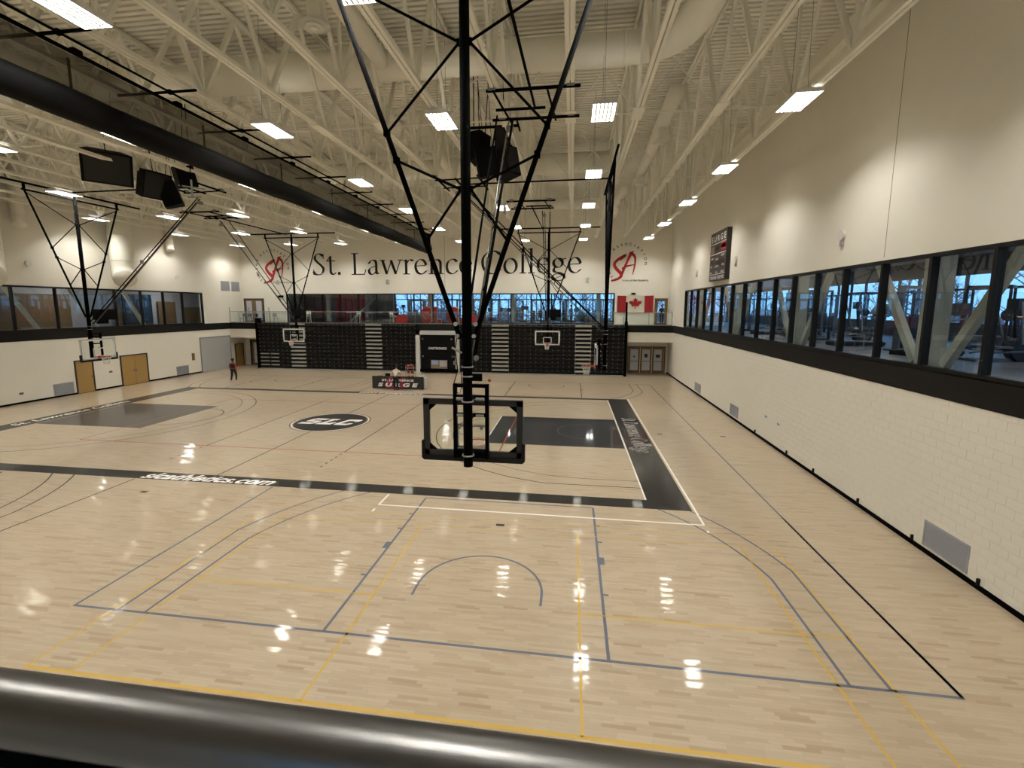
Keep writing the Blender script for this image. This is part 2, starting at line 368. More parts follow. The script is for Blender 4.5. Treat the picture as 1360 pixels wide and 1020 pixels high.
# centre logo
mark('centre_circle', MB().add([(x, y, Z2) for x, y in arc(CXC, CYC, 1.72, 0, 360, 64)[:-1]], [tuple(range(64))]), p_black)
mark('centre_ring', MB().ribbon(arc(CXC, CYC, 1.80, 0, 360, 64)[:-1], 0.05, Z2, True), p_white)
mark('centre_ring', MB().ribbon(arc(CXC, CYC, 1.87, 0, 360, 64)[:-1], 0.04, Z2, True), p_line)
def slab_letter(ch):
    P = {'S': [[(0, 0), (.88, 0), (1, .12), (1, .5), (.9, .6), (.3, .6), (.3, .74), (1, .74), (1, 1), (.12, 1), (0, .88), (0, .5), (.1, .4), (.7, .4), (.7, .26), (0, .26)]],
         'L': [[(0, 0), (1, 0), (1, .42), (.78, .42), (.70, .26), (.42, .26), (.42, .76), (.56, .76), (.56, 1), (0, 1), (0, .76), (.12, .76), (.12, .26), (0, .26)]],
         'C': [[(.12, 0), (.88, 0), (1, .12), (1, .36), (.7, .36), (.7, .26), (.3, .26), (.3, .74), (.7, .74), (.7, .62), (1, .62), (1, .88), (.88, 1), (.12, 1), (0, .88), (0, .12)]]}[ch]
    return P
lg = MB()
for i, ch in enumerate('SLC'):
    for poly in slab_letter(ch):
        pts = []
        for x, y in poly:
            X = -1.28 + i * 0.90 + x * 0.78 + (y - .5) * 0.36; Y = (y - .5) * 1.12
            pts.append((CXC + X, CYC + Y + 0.0, Z3))
        lg.add(pts, [tuple(range(len(pts)))])
mark('logo_letters', lg, p_white)
# lettering on the black borders
t = text_mb('slcathletics.com', 1, bold=0.028, shear=0.35, fit=(4.75, 0.50)); mark('border_lettering', place(t, (-11.78, CY0 - 0.31, Z2), (1, 0, 0), (0, 1, 0)), p_white)
t = text_mb('slcathletics.com', 1, bold=0.028, shear=0.35, fit=(4.4, 0.36)); mark('border_lettering', place(t, (-11.75, CY1 + 0.22, Z2), (-1, 0, 0), (0, -1, 0)), p_white)
t = text_mb('St. Lawrence College', 1, bold=0.012, shear=0.25, fit=(5.9, 0.70)); mark('border_lettering', place(t, (CX0 - 0.58, CYC, Z2), (0, 1, 0), (-1, 0, 0)), p_white)

# hand built serif lettering (broad pen strokes)
def catmull(pts, n=7):
    if len(pts) < 3: return pts
    P = [pts[0]] + list(pts) + [pts[-1]]; out = []
    for i in range(1, len(P) - 2):
        a, b, c, d = P[i - 1], P[i], P[i + 1], P[i + 2]
        for k in range(n):
            t = k / n
            out.append(tuple(0.5 * (2 * b[j] + (c[j] - a[j]) * t + (2 * a[j] - 5 * b[j] + 4 * c[j] - d[j]) * t * t + (-a[j] + 3 * b[j] - 3 * c[j] + d[j]) * t ** 3) for j in (0, 1)))
    out.append(P[-2]); return out
def ell(cx, cy, rx, ry, n=28): return [(cx + rx * math.cos(2 * PI * i / n), cy + ry * math.sin(2 * PI * i / n)) for i in range(n + 1)]
def C(*p): return ('c', catmull(list(p)))
def Ln(*p): return ('l', list(p))
def Sf(*p): return ('s', list(p))
GL = {
 'S': (.50, [C((.41, .60), (.33, .67), (.22, .68), (.13, .61), (.13, .50), (.22, .40), (.33, .31), (.41, .20), (.36, .06), (.22, .01), (.10, .04), (.05, .12)), Sf((.42, .68), (.42, .53)), Sf((.05, .02), (.05, .18))]),
 't': (.36, [C((.17, .60), (.17, .3), (.17, .10), (.22, .03), (.29, .02), (.34, .07)), Sf((.04, .45), (.33, .45)), Sf((.04, .45), (.17, .60))]),
 '.': (.25, [('d', [(.11, .05)])]),
 'L': (.58, [Ln((.17, .68), (.17, .02)), Sf((.06, .675), (.29, .675)), Sf((.06, .015), (.50, .015)), Sf((.50, .015), (.55, .16))]),
 'a': (.48, [C((.09, .35), (.14, .43), (.24, .46), (.32, .42), (.34, .30), (.34, .12), (.37, .03), (.44, .05)), C((.34, .28), (.20, .24), (.10, .18), (.09, .08), (.16, .01), (.26, .03), (.34, .12))]),
 'w': (.76, [Ln((.08, .45), (.22, .02)), ('t', [(.22, .02), (.39, .44)]), Ln((.37, .45), (.53, .02)), ('t', [(.53, .02), (.69, .44)]), Sf((.0, .45), (.17, .45)), Sf((.62, .45), (.77, .45))]),
 'r': (.38, [Ln((.13, .45), (.13, .02)), C((.13, .33), (.21, .43), (.29, .46), (.36, .42)), Sf((.04, .015), (.24, .015)), Sf((.04, .42), (.14, .46))]),
 'e': (.48, [C((.09, .26), (.25, .27), (.41, .28), (.38, .39), (.29, .46), (.18, .44), (.09, .35), (.07, .22), (.12, .08), (.23, .01), (.34, .03), (.43, .11))]),
 'n': (.57, [Ln((.13, .45), (.13, .02)), C((.13, .33), (.23, .43), (.34, .45), (.42, .38), (.43, .26), (.43, .02)), Sf((.04, .015), (.22, .015)), Sf((.34, .015), (.53, .015)), Sf((.04, .42), (.14, .46))]),
 'c': (.45, [C((.40, .38), (.33, .45), (.22, .45), (.11, .37), (.07, .23), (.11, .08), (.22, .01), (.33, .03), (.42, .11))]),
 'C': (.71, [C((.62, .58), (.52, .67), (.38, .69), (.20, .62), (.08, .46), (.08, .24), (.18, .07), (.36, .0), (.52, .03), (.65, .13)), Sf((.63, .66), (.63, .51))]),
 'o': (.52, [('c', ell(.26, .23, .19, .225))]),
 'l': (.27, [Ln((.13, .74), (.13, .02)), Sf((.04, .015), (.23, .015)), Sf((.04, .72), (.14, .75))]),
 'g': (.49, [('c', ell(.22, .31, .14, .14)), ('c', ell(.23, -.12, .19, .105)), C((.14, .19), (.09, .12), (.12, .04), (.28, .01), (.38, -.04)), Sf((.32, .41), (.46, .44))]),
 ' ': (.25, [])}
def serif_text(s, nib=0.085, ang=18, thin=0.024):
    mb = MB(); x0 = 0; nx, ny = nib / 2 * math.cos(math.radians(ang)), nib / 2 * math.sin(math.radians(ang))
    def quad(pts, w=None):
        for (ax, ay), (bx, by) in zip(pts, pts[1:]):
            if w is None:
                q = [(ax - nx, ay - ny), (ax + nx, ay + ny), (bx + nx, by + ny), (bx - nx, by - ny)]
                mb.add([(x0 + a, b, 0) for a, b in q], [(0, 1, 2, 3)])
            l = math.hypot(bx - ax, by - ay) or 1e-6; t = (w or thin) / 2; px, py = -(by - ay) / l * t, (bx - ax) / l * t; ex, ey = (bx - ax) / l * t * .6, (by - ay) / l * t * .6
            q = [(ax + px - ex, ay + py - ey), (ax - px - ex, ay - py - ey), (bx - px + ex, by - py + ey), (bx + px + ex, by + py + ey)]
            mb.add([(x0 + a, b, 0) for a, b in q], [(0, 1, 2, 3)])
    for ch in s:
        adv, strokes = GL[ch]
        for kind, pts in strokes:
            if kind in 'cl': quad(pts)
            elif kind == 's': quad(pts, 0.030)
            elif kind == 't': quad(pts, 0.034)
            elif kind == 'd': mb.add([(x0 + pts[0][0] + .055 * math.cos(a * PI / 6), pts[0][1] + .055 * math.sin(a * PI / 6), 0) for a in range(12)], [tuple(range(12))])
        x0 += adv
    return mb, x0
st, wtot = serif_text('St. Lawrence College', 0.16, 18, 0.075)
st.v = [((x - wtot / 2) * 5.75 / wtot, (y - 0.25) * 0.98, z) for x, y, z in st.v]
mark('border_lettering', place(st, (CX1 + 0.60, CYC + 0.0, Z2), (0, -1, 0), (1, 0, 0)), p_white)

# practice courts across the hall
YB = 6.9077
def practice(u, near, lm, w):
    y0, s = (YB, 1) if near else (YB + 28, -1)
    lim = (CY0 - 0.62) if near else (CY1 + 0.45)
    def L(x0, ya, x1, yb, nm='practice_court_line', ww=w): mark(nm, MB().ribbon([(u + x0, y0 + s * ya), (u + x1, y0 + s * yb)], ww, Z1), lm)
    L(-7.52, 0, 7.52, 0)
    for sx in (-1, 1):
        L(sx * 2.45, 0, sx * 2.45, 5.8)
        if sx > 0 or near: L(sx * 7.5, 0, sx * 7.5, 5.93)
    L(-2.45, 5.8, 2.45, 5.8)
    yr = y0 + s * 1.575
    for off, rr in ((6.0, 6.12), (6.56, 6.75)):
        top = abs(lim - yr) / rr
        for sx in (-1, 1):
            pts = [(u + sx * off, y0)]
            a0 = math.acos(min(1, off / rr)); a1 = math.asin(min(1, top))
            for i in range(25):
                a = a0 + (a1 - a0) * i / 24; pts.append((u + sx * rr * math.cos(a), yr + s * rr * math.sin(a)))
            mark('practice_three_point_line', MB().ribbon(pts, w * 0.9, Z1), lm)
    mark('practice_no_charge_arc', MB().ribbon([(u - 1.27, yr - s * 0.35)] + [(u - 1.27 * math.cos(t * PI / 30), yr + s * 1.27 * math.sin(t * PI / 30)) for t in range(31)] + [(u + 1.27, yr - s * 0.35)], w * .9, Z1), lm)
    tk = MB()
    for sx in (-1, 1):
        for ya, l_ in ((1.75, 0.02), (3.0, .05), (3.85, .02), (4.7, .02)):
            xa = u + sx * 2.45; tk.rect(min(xa, xa + sx * 0.13), max(xa, xa + sx * 0.13), y0 + s * ya - 0.03 - (0.12 if l_ > .03 else 0), y0 + s * ya + 0.03 + (0.12 if l_ > .03 else 0), Z2)
    mark('lane_marks', tk, lm)
practice(-1.757, True, p_grey, 0.055); practice(-21.7, True, p_line, 0.05)
practice(-1.757, False, p_line, 0.05); practice(-21.7, False, p_line, 0.05)
mark('practice_court_line', MB().ribbon([(-1.757 + 7.5, YB), (-1.757 + 7.5, YB + 28)], 0.05, Z1), p_grey)
# white volleyball lines round the near court
for pts in ([(-5.4, 12.05), (3.52, 12.05)], [(3.52, 12.05), (3.52, CY1 + .6)], [(-5.4, 12.05), (-5.4, 12.8)], [(3.52, 11.62), (3.52, 11.75)], [(-5.4, 11.6), (-5.4, 11.78)], [(-30, 12.05), (-18.6, 12.05)]):
    mark('white_line', MB().ribbon(pts, 0.06, Z2), p_white)
# yellow badminton lines
for pts in ([(-8.45, 5.5), (4.9, 5.5)], [(-7.63, 5.5), (-7.63, 11.05)], [(-8.42, 5.5), (-8.42, 11.05)], [(-3.77, 5.5), (-3.77, 11.05)], [(0.24, 5.5), (0.24, 11.05)], [(4.07, 3.2), (4.07, 11.05)], [(4.86, 3.2), (4.86, 11.05)],
            [(-7.63, 8.03), (-3.77, 8.03)], [(0.24, 8.02), (4.86, 8.02)], [(-8.45, 11.03), (4.9, 11.03)], [(-8.45, 11.55), (4.9, 11.55)]):
    faint = abs(pts[0][1] - pts[1][1]) < .01 and pts[0][1] > 11
    mark('badminton_line', MB().ribbon(pts, 0.022 if faint else (0.06 if pts[0][1] == 5.5 and pts[1][1] == 5.5 else 0.04), Z1), p_yel)
fp = MB()
for x, y in ((-1.75, 11.3), (-12.9, 11.9), (6.7, 21.0), (4.0, 21.0), (-6, 22)): fp.rect(x - .11, x + .11, y - .06, y + .06, Z2)
mark('floor_plates', fp, p_line)

# ------------------------------------------------------------------ walls
def wall_blocks(parent, xface, y0, y1, z0, z1):
    bl = MB().box(0, 0.007, 0.004, 0.396, 0.004, 0.196).mesh('block', wall_m)
    cells = []
    r = 0; z = z0
    while z < z1 - 0.01:
        y = y0 - (0.2 if r % 2 else 0)
        while y < y1: cells.append((max(y, y0), z, min(0.4, y1 - y))); y += 0.4
        z += 0.2; r += 1
    cells.sort(key=lambda c: abs(c[0] - 10.9) + 0.0 * c[1])
    near = [c for c in cells if 7.6 < c[0]]; near.sort(key=lambda c: c[0]); near = near[:300]; ns = set((round(c[0], 3), round(c[1], 3)) for c in near)
    for c in near: link('block', bl, parent, (xface - 0.007, c[0], c[1]))
    rest = MB()
    for c in cells:
        if (round(c[0], 3), round(c[1], 3)) in ns: continue
        rest.box(xface - 0.007, xface, c[0] + 0.004, min(c[0] + 0.396, y1), c[1] + .004, min(c[1] + .196, z1))
    part('blockwork', rest, wall_m, parent, stuff=True)
wr = MB().box(WR, WR + 0.3, YN, YF + 0.3, 0, BAND1)
wr.box(WR, WR + 0.3, YN, YF + 0.3, WIN1, DECK + 0.3); wr.box(WR, WR + 0.3, 36.05, YF + 0.3, BAND1, WIN1)
wall_right = struct('wall_right', wr, wall_m)
wall_blocks(wall_right, WR, 0.2, 39.4, 0.1, BAND0)
struct('trim_1', MB().box(WR - 0.02, WR, YN, BALC, BAND0, BAND1), band_m)
struct('baseboard_right', MB().box(WR - 0.03, WR, YN, YF, 0, 0.11), black)
jm = mat('joint_line', rgb(150, 142, 120), 0.8)
part('control_joint', MB().box(WR - 0.004, WR, 13.93, 13.95, WIN1 + .1, DECK), jm, wall_right)
wl = MB().box(WL - 0.3, WL, YN, YF + 0.3, 0, BAND1)
wl.box(WL - 0.3, WL, YN, YF + 0.3, WIN1, DECK + 0.3); wl.box(WL - 0.3, WL, 36.5, YF + 0.3, BAND1, WIN1)
struct('wall_left', wl, wall_m)
struct('trim_2', MB().box(WL, WL + 0.02, YN, BALC, BAND0, BAND1), band_m)
struct('baseboard_left', MB().box(WL, WL + 0.03, YN, 35.8, 0, 0.11), black)
# far wall
wf = MB().box(WL - 0.3, -27.07, YF, YF + 0.3, BAND1, WIN1).box(3.56, 6.98, YF, YF + .3, BAND1, WIN1).box(8.02, WR + .3, YF, YF + .3, BAND1, WIN1)
wf.box(6.98, 8.02, YF, YF + .3, 6.42, WIN1).box(WL - .3, WR + .3, YF, YF + .3, WIN1, DECK + 0.3).box(WL - .3, WR + .3, YF, YF + .3, 0, BAND1)
wall_far = struct('wall_far', wf, wall_m)
for x in (-11.5, 3.0): part('control_joint', MB().box(x, x + 0.03, YF - 0.004, YF, WIN1, 12.5), jm, wall_far)
struct('trim_3', MB().box(WL, WR, BALC - 0.03, BALC, BAND0, BAND1 - 0.02), band_m)
struct('trim_4', MB().box(WL, -27.9, BALC, BALC + 0.15, 2.8, BAND0).box(4.4, WR, BALC, BALC + 0.15, 2.8, BAND0), wall_m)
slab = struct('balcony_slab', MB().box(WL, WR, BALC, YF, 3.64, 4.16), mat('slab_concrete', rgb(190, 188, 180), 0.6))
struct('wall_near', MB().box(WL - .3, WR + .3, YN - 0.3, YN, 0, 4.2).box(WL - .3, WR + .3, YN - 0.3, YN, 7.0, DECK + .3).box(WL - .3, -0.5, YN - .3, YN, 4.2, 7.0).box(5.0, WR + .3, YN - .3, YN, 4.2, 7.0), wall_m)
# hung wall over the near walkway windows: window strip
wn_ = struct_root('window_4', (0, 0, 0))
g = MB()
for i in range(0, 4): g.box(-.5 + i * 1.82 - 0.04, -.5 + i * 1.82 + 0.04, YN - 0.2, YN, 4.2, 7.0)
g.box(-.5, 5, YN - .2, YN, 6.92, 7.0).box(-.5, 5, YN - .2, YN, 4.2, 4.28); part('mullions', g, frame_m, wn_)
part('glass_pane', MB().box(-.5, 5, YN - .12, YN - .11, 4.2, 7), glass, wn_)

# ceiling deck: ribbed steel, ribs running along X
dk = MB(); ys = []; y = YN - 0.3
while y < YF + 0.3:
    ys += [(y, DECK), (y + 0.135, DECK), (y + 0.145, DECK + 0.13), (y + 0.22, DECK + 0.13)]; y += 0.23
n = len(ys); dk.add([(WL - .3, a, b) for a, b in ys] + [(WR + .3, a, b) for a, b in ys], [(i, i + 1, n + i + 1, n + i) for i in range(n - 1)])
struct('ceiling', dk, deck_m)
struct('trim_5', MB().box(WR - 0.25, WR, YN, YF, 13.7, DECK), deck_m)

# ------------------------------------------------------------------ roof trusses
TX = [6.17, 4.06, 1.79, -0.17, -2.14, -4.08, -6.12, -8.13] + [-10.14 - 2.0 * k for k in range(11)]
ordn = ['first', 'second', 'third', 'fourth', 'fifth', 'sixth', 'seventh', 'eighth', 'ninth', 'tenth', 'eleventh', 'twelfth', 'thirteenth', 'fourteenth', 'fifteenth', 'sixteenth', 'seventeenth', 'eighteenth', 'nineteenth', 'twentieth']
TB, TT = 11.30, 14.04
botm = MB().box(-0.105, -0.015, YN, 39.6, TB, TB + 0.10).box(0.015, 0.105, YN, 39.6, TB, TB + .10)
for yy in (1.0, 7.5, 14.9, 22.4, 29.9): botm.box(-0.16, 0.16, yy - .45, yy + .45, TB - 0.02, TB)
botm = botm.mesh('bottom_chord', cream)
topm = MB().box(-0.10, -0.015, YN, YF, TT, TT + 0.10).box(0.015, 0.10, YN, YF, TT, TT + .10).mesh('top_chord', cream)
PW = 2.9
d1 = MB().bar((0, 0, TB + .06), (0, PW / 2, TT + .04), 0.12, 0.10).mesh('diagonal', cream)
d2 = MB().bar((0, 0, TB + .06), (0, -PW / 2, TT + .04), 0.085, 0.085).mesh('diagonal', cream)
v1 = MB().bar((0, 0, TB + .06), (0, 0, TT + .04), 0.065, 0.065).mesh('post', cream)
for k, x in enumerate(TX):
    lab = 'cream steel roof truss, %s counting from the right wall' % ordn[k] if k else 'cream steel roof truss closest to the right wall'
    t = thing('roof_truss', lab, 'roof truss', (x, 0, 0), 'roof trusses spanning the gym')
    link('bottom_chord', botm, t); link('top_chord', topm, t)
    yy = -2.2
    while yy < 39.9:
        link('diagonal', d1, t, (0, yy, 0)); link('diagonal', d2, t, (0, yy, 0))
        if k % 2 == 0: link('post', v1, t, (0, yy, 0))
        yy += PW
for q, yy in enumerate((8.0, 15.2, 22.5, 29.7, 36.9)):
    mb = MB().tube((TX[0], yy, TB + 0.12), (WL, yy, TB + .12), 0.02, 6)
    for a, b in zip(TX, TX[1:]): mb.tube((a, yy, TB + .12), (b, yy, TT), 0.018, 5).tube((a, yy, TT), (b, yy, TB + .12), 0.018, 5)
    solo('truss_bridging', mb, cream, 'thin cream cross bracing between the roof trusses, %s line away from the viewer' % ordn[q], 'bracing', 'bracing lines between the trusses')

# ------------------------------------------------------------------ windows (interior glazing high on three walls)
def glazing(root, ax, face, cuts, z0, z1, depth, sgn):
    """ax 'y': window runs along Y on plane x=face; ax 'x': runs along X on plane y=face. sgn: direction into the wall"""
    def bx(a0, a1, d0, d1, za, zb):
        d0, d1 = sorted((face + sgn * d0, face + sgn * d1))
        return MB().box(d0, d1, a0, a1, za, zb) if ax == 'y' else MB().box(a0, a1, d0, d1, za, zb)
    lo, hi = min(cuts), max(cuts)
    part('window_head', bx(lo - .05, hi + .05, -0.02, depth, z1 - 0.07, z1 + .02), frame_m, root)
    part('window_sill', bx(lo - .05, hi + .05, -0.02, depth, z0 - .02, z0 + 0.09), frame_m, root)
    for c in cuts: part('mullion', bx(c - 0.045, c + 0.045, -0.03, depth, z0 + .09, z1 - 0.07), frame_m, root)
    cs = sorted(cuts)
    for a, b in zip(cs, cs[1:]): part('glass_pane', bx(a + .045, b - .045, depth * .5, depth * .5 + .012, z0 + .09, z1 - .07), glass, root)
w1 = struct_root('window_1', (0, 0, 0))
rc = [36.0, 34.4, 32.75, 31.05, 29.35, 27.65, 25.9, 24.15, 22.4, 20.7, 19.05, 17.38, 15.72, 13.93, 12.21, 10.53, 8.8, 7.0, 5.2, 3.4, 1.6, -0.2, -2.0, YN]
glazing(w1, 'y', WR, rc, BAND1, WIN1, 0.14, 1)
w2 = struct_root('window_2', (0, 0, 0))
lc = [36.45, 34.4, 32.6, 30.7, 28.7, 26.75, 24.9, 22.6, 20.6, 18.7, 16.8, 14.9, 13.0, 11.1, 9.2, 7.3, 5.4, 3.5, 1.6, -.3, -2.2, YN]
glazing(w2, 'y', WL, lc, BAND1, WIN1 - .05, 0.14, -1)
w3 = struct_root('window_3', (0, 0, 0))
fc = [-27.07 + i * (3.56 + 27.07) / 17 for i in range(18)]
glazing(w3, 'x', YF, fc, BAND1, WIN1, 0.14, 1)

# ------------------------------------------------------------------ rooms behind the glass
# far fitness room
struct('floor_far_room', MB().rect(-28, 20, YF + .3, 52.5, 4.15), gymfl)
struct('ceiling_far_room', MB().rect(WL - 4, 20, YF + .3, 52.5, 7.4), greyw)
struct('wall_far_room_left', MB().box(-28.2, -28, YF + .3, 52.5, 4.1, 7.5), greyw)
struct('wall_far_room_plum', MB().box(-28, -21.5, 45.0, 45.15, 4.1, 7.4), purple)
struct('wall_far_room_red', MB().box(-23.6, -20.6, 44.3, 44.5, 4.1, 7.4), redw)
struct('wall_far_room_grey', MB().box(-20.6, -18.0, 45.4, 45.6, 4.1, 7.4), greyw)
def ext_window(name, ax, face, lo, hi, step, zs, fm):
    r = struct_root(name, (0, 0, 0)); a = lo; vs = MB()
    while a <= hi + .01:
        (vs.box(a - .045, a + .045, face, face + .12, zs[0], zs[-1]) if ax == 'x' else vs.box(face, face + .12, a - .045, a + .045, zs[0], zs[-1])); a += step
    part('mullions', vs, fm, r)
    hs = MB()
    for z in zs: (hs.box(lo, hi, face - .01, face + .13, z - .05, z + .05) if ax == 'x' else hs.box(face - .01, face + .13, lo, hi, z - .05, z + .05))
    part('transoms', hs, fm, r)
    gp = MB(); (gp.box(lo, hi, face + .05, face + .06, zs[0], zs[-1]) if ax == 'x' else gp.box(face + .05, face + .06, lo, hi, zs[0], zs[-1]))
    part('glass_pane', gp, glass, r)
ext_window('window_5', 'x', 52.4, -20.6, 18, 1.55, (4.2, 4.75, 6.55, 7.4), mat('ext_frame', rgb(78, 92, 110), .5))
fr2 = mat('ext_frame_dark', rgb(44, 50, 58), .5)
struct('wall_far_room_back', MB().box(-28, -20.6, 52.4, 52.6, 4.1, 7.5), greyw)
# columns in the far room
for i, x in enumerate((-23.4, -13.2, -5.4, 2.3)):
    solo('column', MB().box(x - .16, x + .16, 42.3, 42.62, 4.15, 7.4), mat('column_grey', rgb(172, 178, 176), .6), 'pale square column behind the far glazing, %s from the left' % ordn[i], 'column', 'columns behind the far glazing')
for i, (a, b) in enumerate((((-18.2, 43.5, 7.3), (-21.8, 43.5, 4.2)), ((-27.9, 43.4, 7.3), (-25.9, 43.4, 4.2)))):
    solo('diagonal_brace', MB().bar(a, b, .16, .16), mat('column_grey', rgb(172, 178, 176), .6), ['sloping pale brace behind far glazing near the red wall', 'sloping pale brace at the left end of the far glazing'][i], 'brace')
# right hand fitness room
struct('floor_right_room', MB().rect(WR + .3, 20, YN, YF + .3, 4.15), gymfl)
struct('ceiling_right_room', MB().rect(WR + .3, 20, YN, YF + .3, 9.4), darkw)
struct('wall_right_room_end', MB().box(WR + .3, 20, YN - .2, YN, 4.1, 9.5), greyw)
struct('wall_right_room_sill', MB().box(18, 18.2, YN, 52.5, 4.0, 4.9), darkw)
struct('wall_right_room_head', MB().box(18, 18.2, YN, 52.5, 7.2, 9.5), darkw)
struct('bulkhead_right_room', MB().box(WR + 1.6, 18, YN, YF + .2, 8.0, 8.2), greyw)
ext_window('window_6', 'y', 18.0, YN, 52.4, 1.5, (4.9, 6.5, 7.2), fr2)
pale = mat('column_pale', rgb(176, 176, 160), .65, var=.06)
for i, y in enumerate((-1.4, 6.0, 13.35, 20.6, 27.9, 35.1)):
    solo('column', MB().box(9.0, 9.4, y - .24, y + .24, 4.15, 9.4), pale, 'pale steel column behind the right hand glazing, %s counting towards the camera' % ordn[5 - i], 'column', 'columns behind the right hand glazing')
nn = 0
for y0, y1 in ((6.0, 13.35), (13.35, 20.6), (20.6, 27.9), (27.9, 35.1)):
    for (a, b) in (((9.2, y0 + .5, 4.2), (9.2, (y0 + y1) / 2 - .1, 8.6)), ((9.2, y1 - .5, 4.2), (9.2, (y0 + y1) / 2 + .1, 9.0))):
        solo('diagonal_brace', MB().bar(a, b, .17, .2), pale, 'sloping pale brace behind the right hand glazing, %s counting from the camera' % ordn[nn], 'brace', 'braces behind the right hand glazing'); nn += 1
# left corridor
struct('floor_left_room', MB().rect(WL - 5, WL - .3, YN, YF, 4.15), gymfl)
struct('ceiling_left_room', MB().rect(WL - 5, WL - .3, YN, YF, 7.6), greyw)
struct('wall_left_room_ends', MB().box(WL - 5, WL - .3, YF, YF + .2, 4.1, 7.7).box(WL - 5, WL - .3, YN - .2, YN, 4.1, 7.7), greyw)
struct('wall_left_room_white', MB().box(WL - 4.5, WL - 4.3, YN, YF, 4.1, 7.6), greyw)
for i, (a, b, z1) in enumerate(((18.6, 22.6, 6.3), (23.2, 29.0, 6.5), (32.4, 35.3, 5.9), (36.2, 38.0, 6.1), (39.0, 41.2, 5.6))):
    solo('wood_panel', MB().box(WL - 4.2, WL - 4.1, a, b, 4.15, z1), woodw, 'brown wood wall panel behind the left glazing, %s from the near end' % ordn[i], 'wall panel', 'wood panels behind the left glazing')
dd = thing('glazed_door', 'dark blue glazed double door behind the left glazing', 'door', (WL - 4.1, 34.2, 4.15))
part('door_frame', MB().box(0, .1, -1.3, 1.3, 0, 2.5), mat('door_dark', rgb(20, 28, 40), .3), dd)
part('pane', MB().box(.1, .12, -1.15, -.15, .2, 2.2).box(.1, .12, .15, 1.15, .2, 2.2), mat('pane_blue', rgb(30, 52, 74), .1), dd)
for i, y in enumerate((24.0, 27.6, 31.2)):
    solo('diagonal_brace', MB().bar((WL - .9, y - 1.5, 7.5), (WL - .9, y + .4, 4.2), .2, .2), pale, 'sloping pale brace behind the left glazing, %s from the near end' % ordn[i], 'brace', 'braces behind the left glazing')

# outside: snowy ground and a row of bare trees
struct('ground', MB().rect(-120, 160, -60, 200, 0).xf(Matrix.Translation((0, 0, -0.6))), snow)
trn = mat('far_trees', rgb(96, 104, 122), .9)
def tree_mesh(seed, h):
    r = random.Random(seed); mb = MB()
    mb.tube((0, 0, 0), (0, 0, h), .22, 6, .04)
    for i in range(26):
        z = h * (.22 + .75 * r.random()); a = r.random() * 2 * PI; l = (h - z) * .45 + .8
        e = (l * math.cos(a), l * math.sin(a), z + l * .8); mb.tube((0, 0, z), e, .07, 4, .015)
        for j in range(5):
            t = .3 + .7 * r.random(); q = Vector((0, 0, z)).lerp(Vector(e), t); b = r.random() * 2 * PI
            mb.tube(q, q + Vector((math.cos(b) * .9, math.sin(b) * .9, .7)), .035, 3, .01)
    return mb
tms = [tree_mesh(k, 9 + 2 * k).mesh('bare_tree', bark) for k in range(3)]
tp = [(x, 84 + rnd.uniform(-6, 6)) for x in range(-46, 40, 4)] + [(46 + rnd.uniform(-4, 6), y) for y in range(4, 84, 5)]
for i, (x, y) in enumerate(tp):
    o = link('bare_tree', tms[i % 3], None, (x, y, -.6)); o.rotation_euler.z = rnd.random() * 6; o['label'] = 'bare winter tree outdoors, seen dimly through the fitness room windows'; o['category'] = 'tree'; o['group'] = 'bare trees outdoors'
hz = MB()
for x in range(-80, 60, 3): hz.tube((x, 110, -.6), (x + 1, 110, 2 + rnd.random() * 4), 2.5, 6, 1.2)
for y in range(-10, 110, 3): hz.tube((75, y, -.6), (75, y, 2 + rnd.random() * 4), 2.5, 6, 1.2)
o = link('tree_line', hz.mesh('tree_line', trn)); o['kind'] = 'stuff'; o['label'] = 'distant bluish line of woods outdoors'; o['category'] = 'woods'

# ------------------------------------------------------------------ high bay lights
LX = [5.9, 0.76, -3.96, -9.43, -14.65, -20.1, -24.8, -30.0]; LY = [39.0, 32.7, 26.4, 20.4, 14.24, 8.17, 2.0]
LZ = 11.15
hous = MB().box(-.33, .33, -.63, .63, .05, .07).box(-.33, -.315, -.63, .63, -.04, .05).box(.315, .33, -.63, .63, -.04, .05).box(-.33, .33, -.63, -.615, -.04, .05).box(-.33, .33, .615, .63, -.04, .05).box(-.08, .08, -.5, .5, .09, .16).mesh('housing', refl)
tubm = MB().tube((0, -.59, 0), (0, .59, 0), 0.014, 8).mesh('lamp_tube', tube_e)
vane = MB()
for i in range(5): vane.bar((-.21 + i * .105, -.61, -.035), (-.21 + i * .105, .61, -.035), .042, .008)
for j in range(9): vane.bar((-.31, -.52 + j * .13, -.041), (.31, -.52 + j * .13, -.041), .010, .006)
vane = vane.mesh('louvre', mat('louvre', rgb(205, 205, 200), .35))
hang = MB()
for sy in (-.5, .5): hang.tube((0, sy, .1), (0, sy * .8, 3.06), .006, 5)
hang = hang.mesh('hanger', steel)
cc = ['right wall', 'second', 'third', 'fourth', 'fifth', 'sixth', 'seventh', 'eighth']
